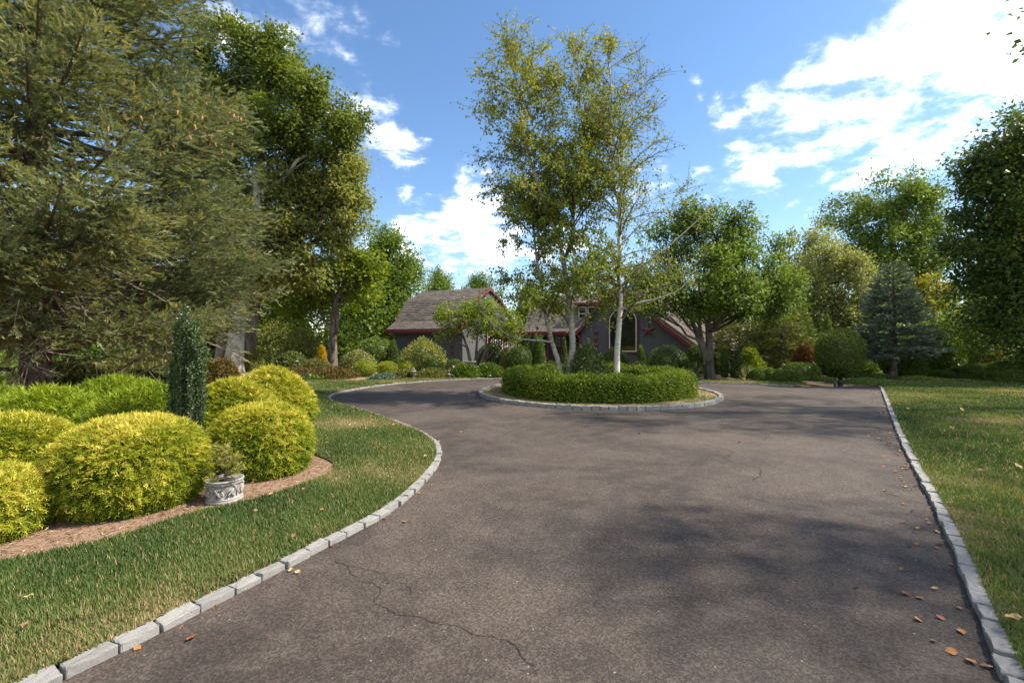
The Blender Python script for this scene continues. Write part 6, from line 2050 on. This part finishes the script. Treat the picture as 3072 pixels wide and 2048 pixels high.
# ------------------------------------------------------------------ garden ornaments
def bird_bath():
    root = thing('bird_bath', 'weathered stone bird bath among the peonies by the house', 'bird bath', (-1.95, 21.2, 0.03))
    Geo().lathe([(0.001, 0), (0.16, 0), (0.17, 0.05), (0.10, 0.09), (0.065, 0.20), (0.06, 0.40), (0.09, 0.50), (0.12, 0.54)], 16).build('pedestal', M['oldstone'], root, True)
    Geo().lathe([(0.001, 0.52), (0.12, 0.53), (0.24, 0.57), (0.28, 0.62), (0.285, 0.65), (0.26, 0.65), (0.15, 0.60), (0.001, 0.59)], 24).build('basin', M['oldstone'], root, True)
    f = Geo().ball((-0.13, -0.05, 0.70), (0.035, 0.03, 0.06), 7).ball((-0.13, -0.06, 0.78), 0.028, 7).tube([(-0.13, -0.08, 0.78), (-0.13, -0.115, 0.775)], [0.01, 0.002], 5)
    f.build('bird_figure', M['oldstone'], root, True)


def lantern(x, y, s, label, pagoda):
    root = thing('stone_lantern', label, 'stone lantern', (x, y, 0.03), 'stone garden lanterns at the bed edge')
    root.scale = (s, s, s)
    Geo().box((-.14, -.14, 0), (.14, .14, .06)).box((-.06, -.06, .06), (.06, .06, .26)).box((-.13, -.13, .26), (.13, .13, .31)).build('base', M['oldstone'], root)
    g = Geo()
    for sx in (-1, 1):
        for sy in (-1, 1):
            g.box((sx * .09 - .02, sy * .09 - .02, .31), (sx * .09 + .02, sy * .09 + .02, .47))
    g.build('light_box', M['oldstone'], root)
    Geo().lathe([(0.21, .47), (0.215, .50), (0.12, .57), (0.05, .60), (0.001, .60)], 6).build('roof', M['oldstone'], root)
    Geo().lathe([(0.04, .60), (0.05, .64), (0.03, .68), (0.045, .71), (0.001, .78)], 8).build('finial', M['oldstone'], root, True)
    if pagoda:
        Geo().lathe([(0.14, .63), (0.145, .65), (0.05, .69)], 6).build('upper_roof', M['oldstone'], root)


bird_bath()
lantern(-4.18, 19.3, 0.62, 'stone lantern with a tall finial between the tan perennials', True)
lantern(-2.62, 18.95, 0.40, 'lowest stone lantern beside the peonies at the far kerb', False)
lantern(-2.72, 19.9, 0.55, 'round topped stone lantern half hidden left of the peonies', False)


def bird_feeder():
    root = thing('bird_feeder', 'small lilac bird feeder on a thin pole right of the maple trunk', 'bird feeder', (9.45, 19.9, 0.03))
    M['lilac'] = plain('lilac_plastic', (0.34, 0.33, 0.52), (0.42, 0.40, 0.60), 8, 0.4)
    Geo().tube([(0, 0, 0), (0, 0, 0.42)], 0.014, 8).build('pole', M['twigbark'], root)
    Geo().lathe([(0.001, .42), (0.07, .42), (0.075, .45), (0.055, .46), (0.055, .62), (0.001, .63)], 14).build('seed_tube', M['lilac'], root, True)
    Geo().lathe([(0.085, .62), (0.06, .68), (0.015, .71), (0.001, .72)], 14).build('roof', M['lilac'], root, True)
    Geo().lathe([(0.001, .40), (0.10, .41), (0.11, .43), (0.105, .43), (0.001, .415)], 14).build('tray', M['lilac'], root, True)


bird_feeder()


def iron_fence():
    M['iron'] = plain('black_iron', (0.02, 0.02, 0.022), (0.03, 0.03, 0.032), 10, 0.5)
    root = thing('garden_fence', 'low black wrought iron garden edging in front of the pale tree trunks', 'fence', (-9.6, 17.6, 0.03))
    for k in range(4):
        x0 = k * 0.42
        p = Geo()
        p.tube([(x0, 0, 0), (x0, 0, 0.42)], 0.012, 6).tube([(x0 + .40, 0, 0), (x0 + .40, 0, 0.42)], 0.012, 6)
        a = np.linspace(0, math.pi, 12)
        p.tube(np.c_[x0 + .20 - .20 * np.cos(a), np.zeros(12), 0.42 + .12 * np.sin(a)], 0.012, 6)
        p.tube([(x0, 0, .40), (x0 + .4, 0, .40)], 0.009, 6).tube([(x0, 0, .12), (x0 + .4, 0, .12)], 0.009, 6)
        for j in range(1, 5):
            p.tube([(x0 + .08 * j, 0, .05), (x0 + .08 * j, 0, .50)], 0.006, 5)
        p.tube([(x0, 0, .12), (x0 + .2, 0, .40), (x0 + .4, 0, .12)], 0.006, 5)
        p.build('fence_panel', M['iron'], root)


iron_fence()


def yucca(x, y, s, label, seed):
    r = np.random.default_rng(seed)
    n = 64
    a = r.uniform(0, 6.28, n)
    el = r.uniform(0.15, 1.45, n)
    g = []
    for k in range(n):
        L = s * r.uniform(0.7, 1.1)
        d = np.array([math.cos(a[k]) * math.cos(el[k]), math.sin(a[k]) * math.cos(el[k]), math.sin(el[k])])
        side = unit(np.cross(d, [0, 0, 1.0]))
        w = 0.022 * s / 0.6
        p0 = d * 0.03
        p1 = d * L * 0.5 + np.array([0, 0, 0.02])
        p2 = d * L + np.array([0, 0, -0.16 * L * math.cos(el[k])])
        V = np.array([p0 - side * w, p0 + side * w, p1 + side * w * 1.2, p1 - side * w * 1.2, p2 + side * 0.002, p2 - side * 0.002])
        F = np.array([[0, 1, 2, 3], [3, 2, 4, 5]])
        g.append((V, F, np.full(2, r.random())))
    V, F, T = merge(g)
    tag(link('yucca', np_mesh('yucca', V, F, T), M['yucca'], None, (x, y, 0.04)), label, 'yucca', 'spiky yuccas along the far right kerb')


yucca(8.05, 19.9, 0.72, 'tan spiky yucca left of the maple trunk', 91)
yucca(9.35, 18.3, 0.58, 'pale striped spiky yucca in front of the verge boxwoods', 92)


def rose():
    root = thing('rose_bush', 'thin rose bush with red blooms behind the clipped hedge on the right lawn', 'rose', (20.2, 19.2, 0.03))
    r = np.random.default_rng(95)
    g = Geo()
    parts, bl = [], []
    for k in range(14):
        e = np.array([r.normal(0, .28), r.normal(0, .2), r.uniform(0.6, 1.15)])
        B = bez((0, 0, 0), e * 0.5 + np.array([0, 0, .15]), e, 6)
        g.tube(B, np.linspace(.008, .004, 6), 5)
        m = 26
        P = B[r.integers(2, 6, m)] + r.normal(0, .07, (m, 3))
        parts.append(blades(P, rand_dir(m, r), rand_dir(m, r), 0.07, 0.045, r.random(m)))
        if k < 9:
            m = 14
            bl.append(blades(e + r.normal(0, .025, (m, 3)), rand_dir(m, r), rand_dir(m, r), 0.075, 0.07, r.random(m)))
    g.build('stems', M['twigbark'], root)
    link('foliage', np_mesh('foliage', *merge(parts)), M['boxdark'], root)
    link('blooms', np_mesh('blooms', *merge(bl)), M['rose'], root)


rose()


def rock(x, y, sx, sy, sz, label, seed):
    M.setdefault('fieldstone', plain('fieldstone', (0.26, 0.225, 0.20), (0.44, 0.40, 0.36), 5, 0.9, 0.2, 0.5))
    g = Geo().ball((0, 0, 0), 1.0, 12)
    V = g.V[0]
    V = V * (1 + 0.16 * lump(V, 1.3, seed) + 0.05 * lump(V, 4, seed + 1))[:, None]
    V = np.sign(V) * np.abs(V) ** 0.8
    o = link('rock', np_mesh('rock', V * np.array([sx, sy, sz]), g.F[0], None, False), M['fieldstone'], None, (x, y, 0.05 + sz * 0.45))
    o.rotation_euler = (0, 0, seed)
    tag(o, label, 'rock', 'rocks edging the right bed')


for i, (px, d, s, lab) in enumerate([
    (18.9, 18.75, (.24, .16, .12), 'flat layered rock at the left end of the right bed edge'),
    (19.5, 18.5, (.16, .12, .05), 'thin flat stone right of the layered rock'),
    (19.95, 18.35, (.17, .12, .05), 'low flat stone second from the layered rock'),
    (20.35, 18.2, (.15, .12, .06), 'small low stone left of the pale rounded rock'),
    (19.75, 17.75, (.21, .15, .12), 'pale rounded rock in the middle of the row'),
    (20.2, 17.65, (.17, .14, .13), 'gray upright rock right of the pale rounded rock'),
    (20.55, 17.45, (.25, .17, .11), 'broad rock at the right picture edge'),
    (20.95, 17.3, (.20, .15, .10), 'last rock of the row cut by the picture edge'),
]):
    rock(px, d, *s, lab, i + 3)


# ------------------------------------------------------------------ fallen leaves, each one lying by itself
def leaf_mesh(k):
    r = np.random.default_rng(300 + k)
    n = 11
    t = np.linspace(0, 1, 6)
    wdt = np.array([0.02, 0.30, 0.42, 0.36, 0.20, 0.0]) * (1 + r.normal(0, .1, 6))
    curl = r.uniform(0.15, 0.6)
    V = []
    for i in range(6):
        x = t[i] - 0.5
        z0 = 0.12 * r.random() + curl * (x * x) * 0.9
        for s in (-1, 0, 1):
            V.append((x, s * wdt[i], z0 + abs(s) * wdt[i] * curl * r.uniform(0.5, 1.2)))
    F = []
    for i in range(5):
        for j in range(2):
            F.append([i * 3 + j, i * 3 + j + 1, i * 3 + j + 4, i * 3 + j + 3])
    V += [(-0.5, 0, 0.05), (-0.5, .012, 0.05), (-0.78, .02, .08), (-0.78, .005, .08)]
    F.append([18, 19, 20, 21])
    return np_mesh('fallen_leaf', V, F, None)


def leaf_mats():
    out = []
    for i, (a, b) in enumerate([((0.30, 0.115, 0.035), (0.42, 0.19, 0.06)), ((0.24, 0.075, 0.035), (0.33, 0.12, 0.05)), ((0.42, 0.27, 0.10), (0.52, 0.36, 0.16)), ((0.20, 0.10, 0.055), (0.28, 0.15, 0.08))]):
        out.append(plain('dry_leaf', a, b, 30, 0.7))
    return out


LM = leaf_mats()
LEAVES = []
for k in range(8):
    me = leaf_mesh(k)
    me.materials.append(LM[k % 4])
    LEAVES.append(me)
TONE = ['orange', 'rust', 'tan', 'brown']


def drop(x, y, z, s, label, group):
    k = R.integers(8)
    o = bpy.data.objects.new('fallen_leaf', LEAVES[k])
    COL.objects.link(o)
    o.location = (x, y, z)
    o.scale = (s, s, s)
    o.rotation_euler = (R.normal(0, .25), R.normal(0, .25), R.uniform(0, 6.28))
    tag(o, label, 'fallen leaf', group)


kr = offset(RIGHT, 0.0)
for _ in range(150):
    q = kr[R.integers(28, len(kr) - 12)]
    e = abs(R.normal(0, 0.16)) + 0.03
    drop(q[0] - 0.79 * e, q[1] + 0.61 * e, 0.006, R.uniform(0.03, 0.052), 'dry orange brown leaf lying on the asphalt along the straight right kerb', 'dry leaves along the right kerb')
for _ in range(60):
    k = R.integers(36, len(LEFT) - 110)
    q = LEFT[k]
    t = LEFT[k + 1] - q
    nrm = np.array([t[1], -t[0]]) / np.linalg.norm(t)
    e = abs(R.normal(0, 0.06)) + 0.02
    drop(q[0] + nrm[0] * e, q[1] + nrm[1] * e, 0.006, R.uniform(0.03, 0.05), 'dry leaf lying at the foot of the curved left kerb', 'dry leaves along the left kerb')
for (x, y, lab) in [(-1.72, 2.44, 'single curled rust leaf on the asphalt near the lower left kerb'), (-0.95, 4.03, 'single tan leaf on the asphalt beside the bend of the left kerb'), (2.26, 2.34, 'single tan leaf on the asphalt near the lower right kerb'),
                    (2.2, 7.9, 'single orange leaf in the middle of the drive in front of the island'), (-0.9, 8.0, 'single rust leaf on the asphalt left of the island front'), (4.1, 8.8, 'single red leaf on the asphalt toward the right kerb'),
                    (3.6, 7.2, 'single small orange leaf on the asphalt right of the island front'), (1.7, 10.0, 'single orange leaf just in front of the island kerb')]:
    drop(x, y, 0.006, 0.055, lab, None)
poly_r = RLAWN
cand = np.c_[R.uniform(2, 14, 900), R.uniform(2, 14, 900)]
for q in cand[inside(cand, poly_r)][:70]:
    drop(q[0], q[1], 0.115, R.uniform(0.06, 0.095), 'dry orange leaf lying in the grass of the right lawn', 'dry leaves on the right lawn')
cand = np.c_[R.uniform(-6, -0.9, 700), R.uniform(2.2, 10, 700)]
for q in cand[inside(cand, LAWN_L)][:50]:
    drop(q[0], q[1], 0.105, R.uniform(0.04, 0.06), 'dry brown leaf lying in the grass of the left lawn', 'dry leaves on the left lawn')
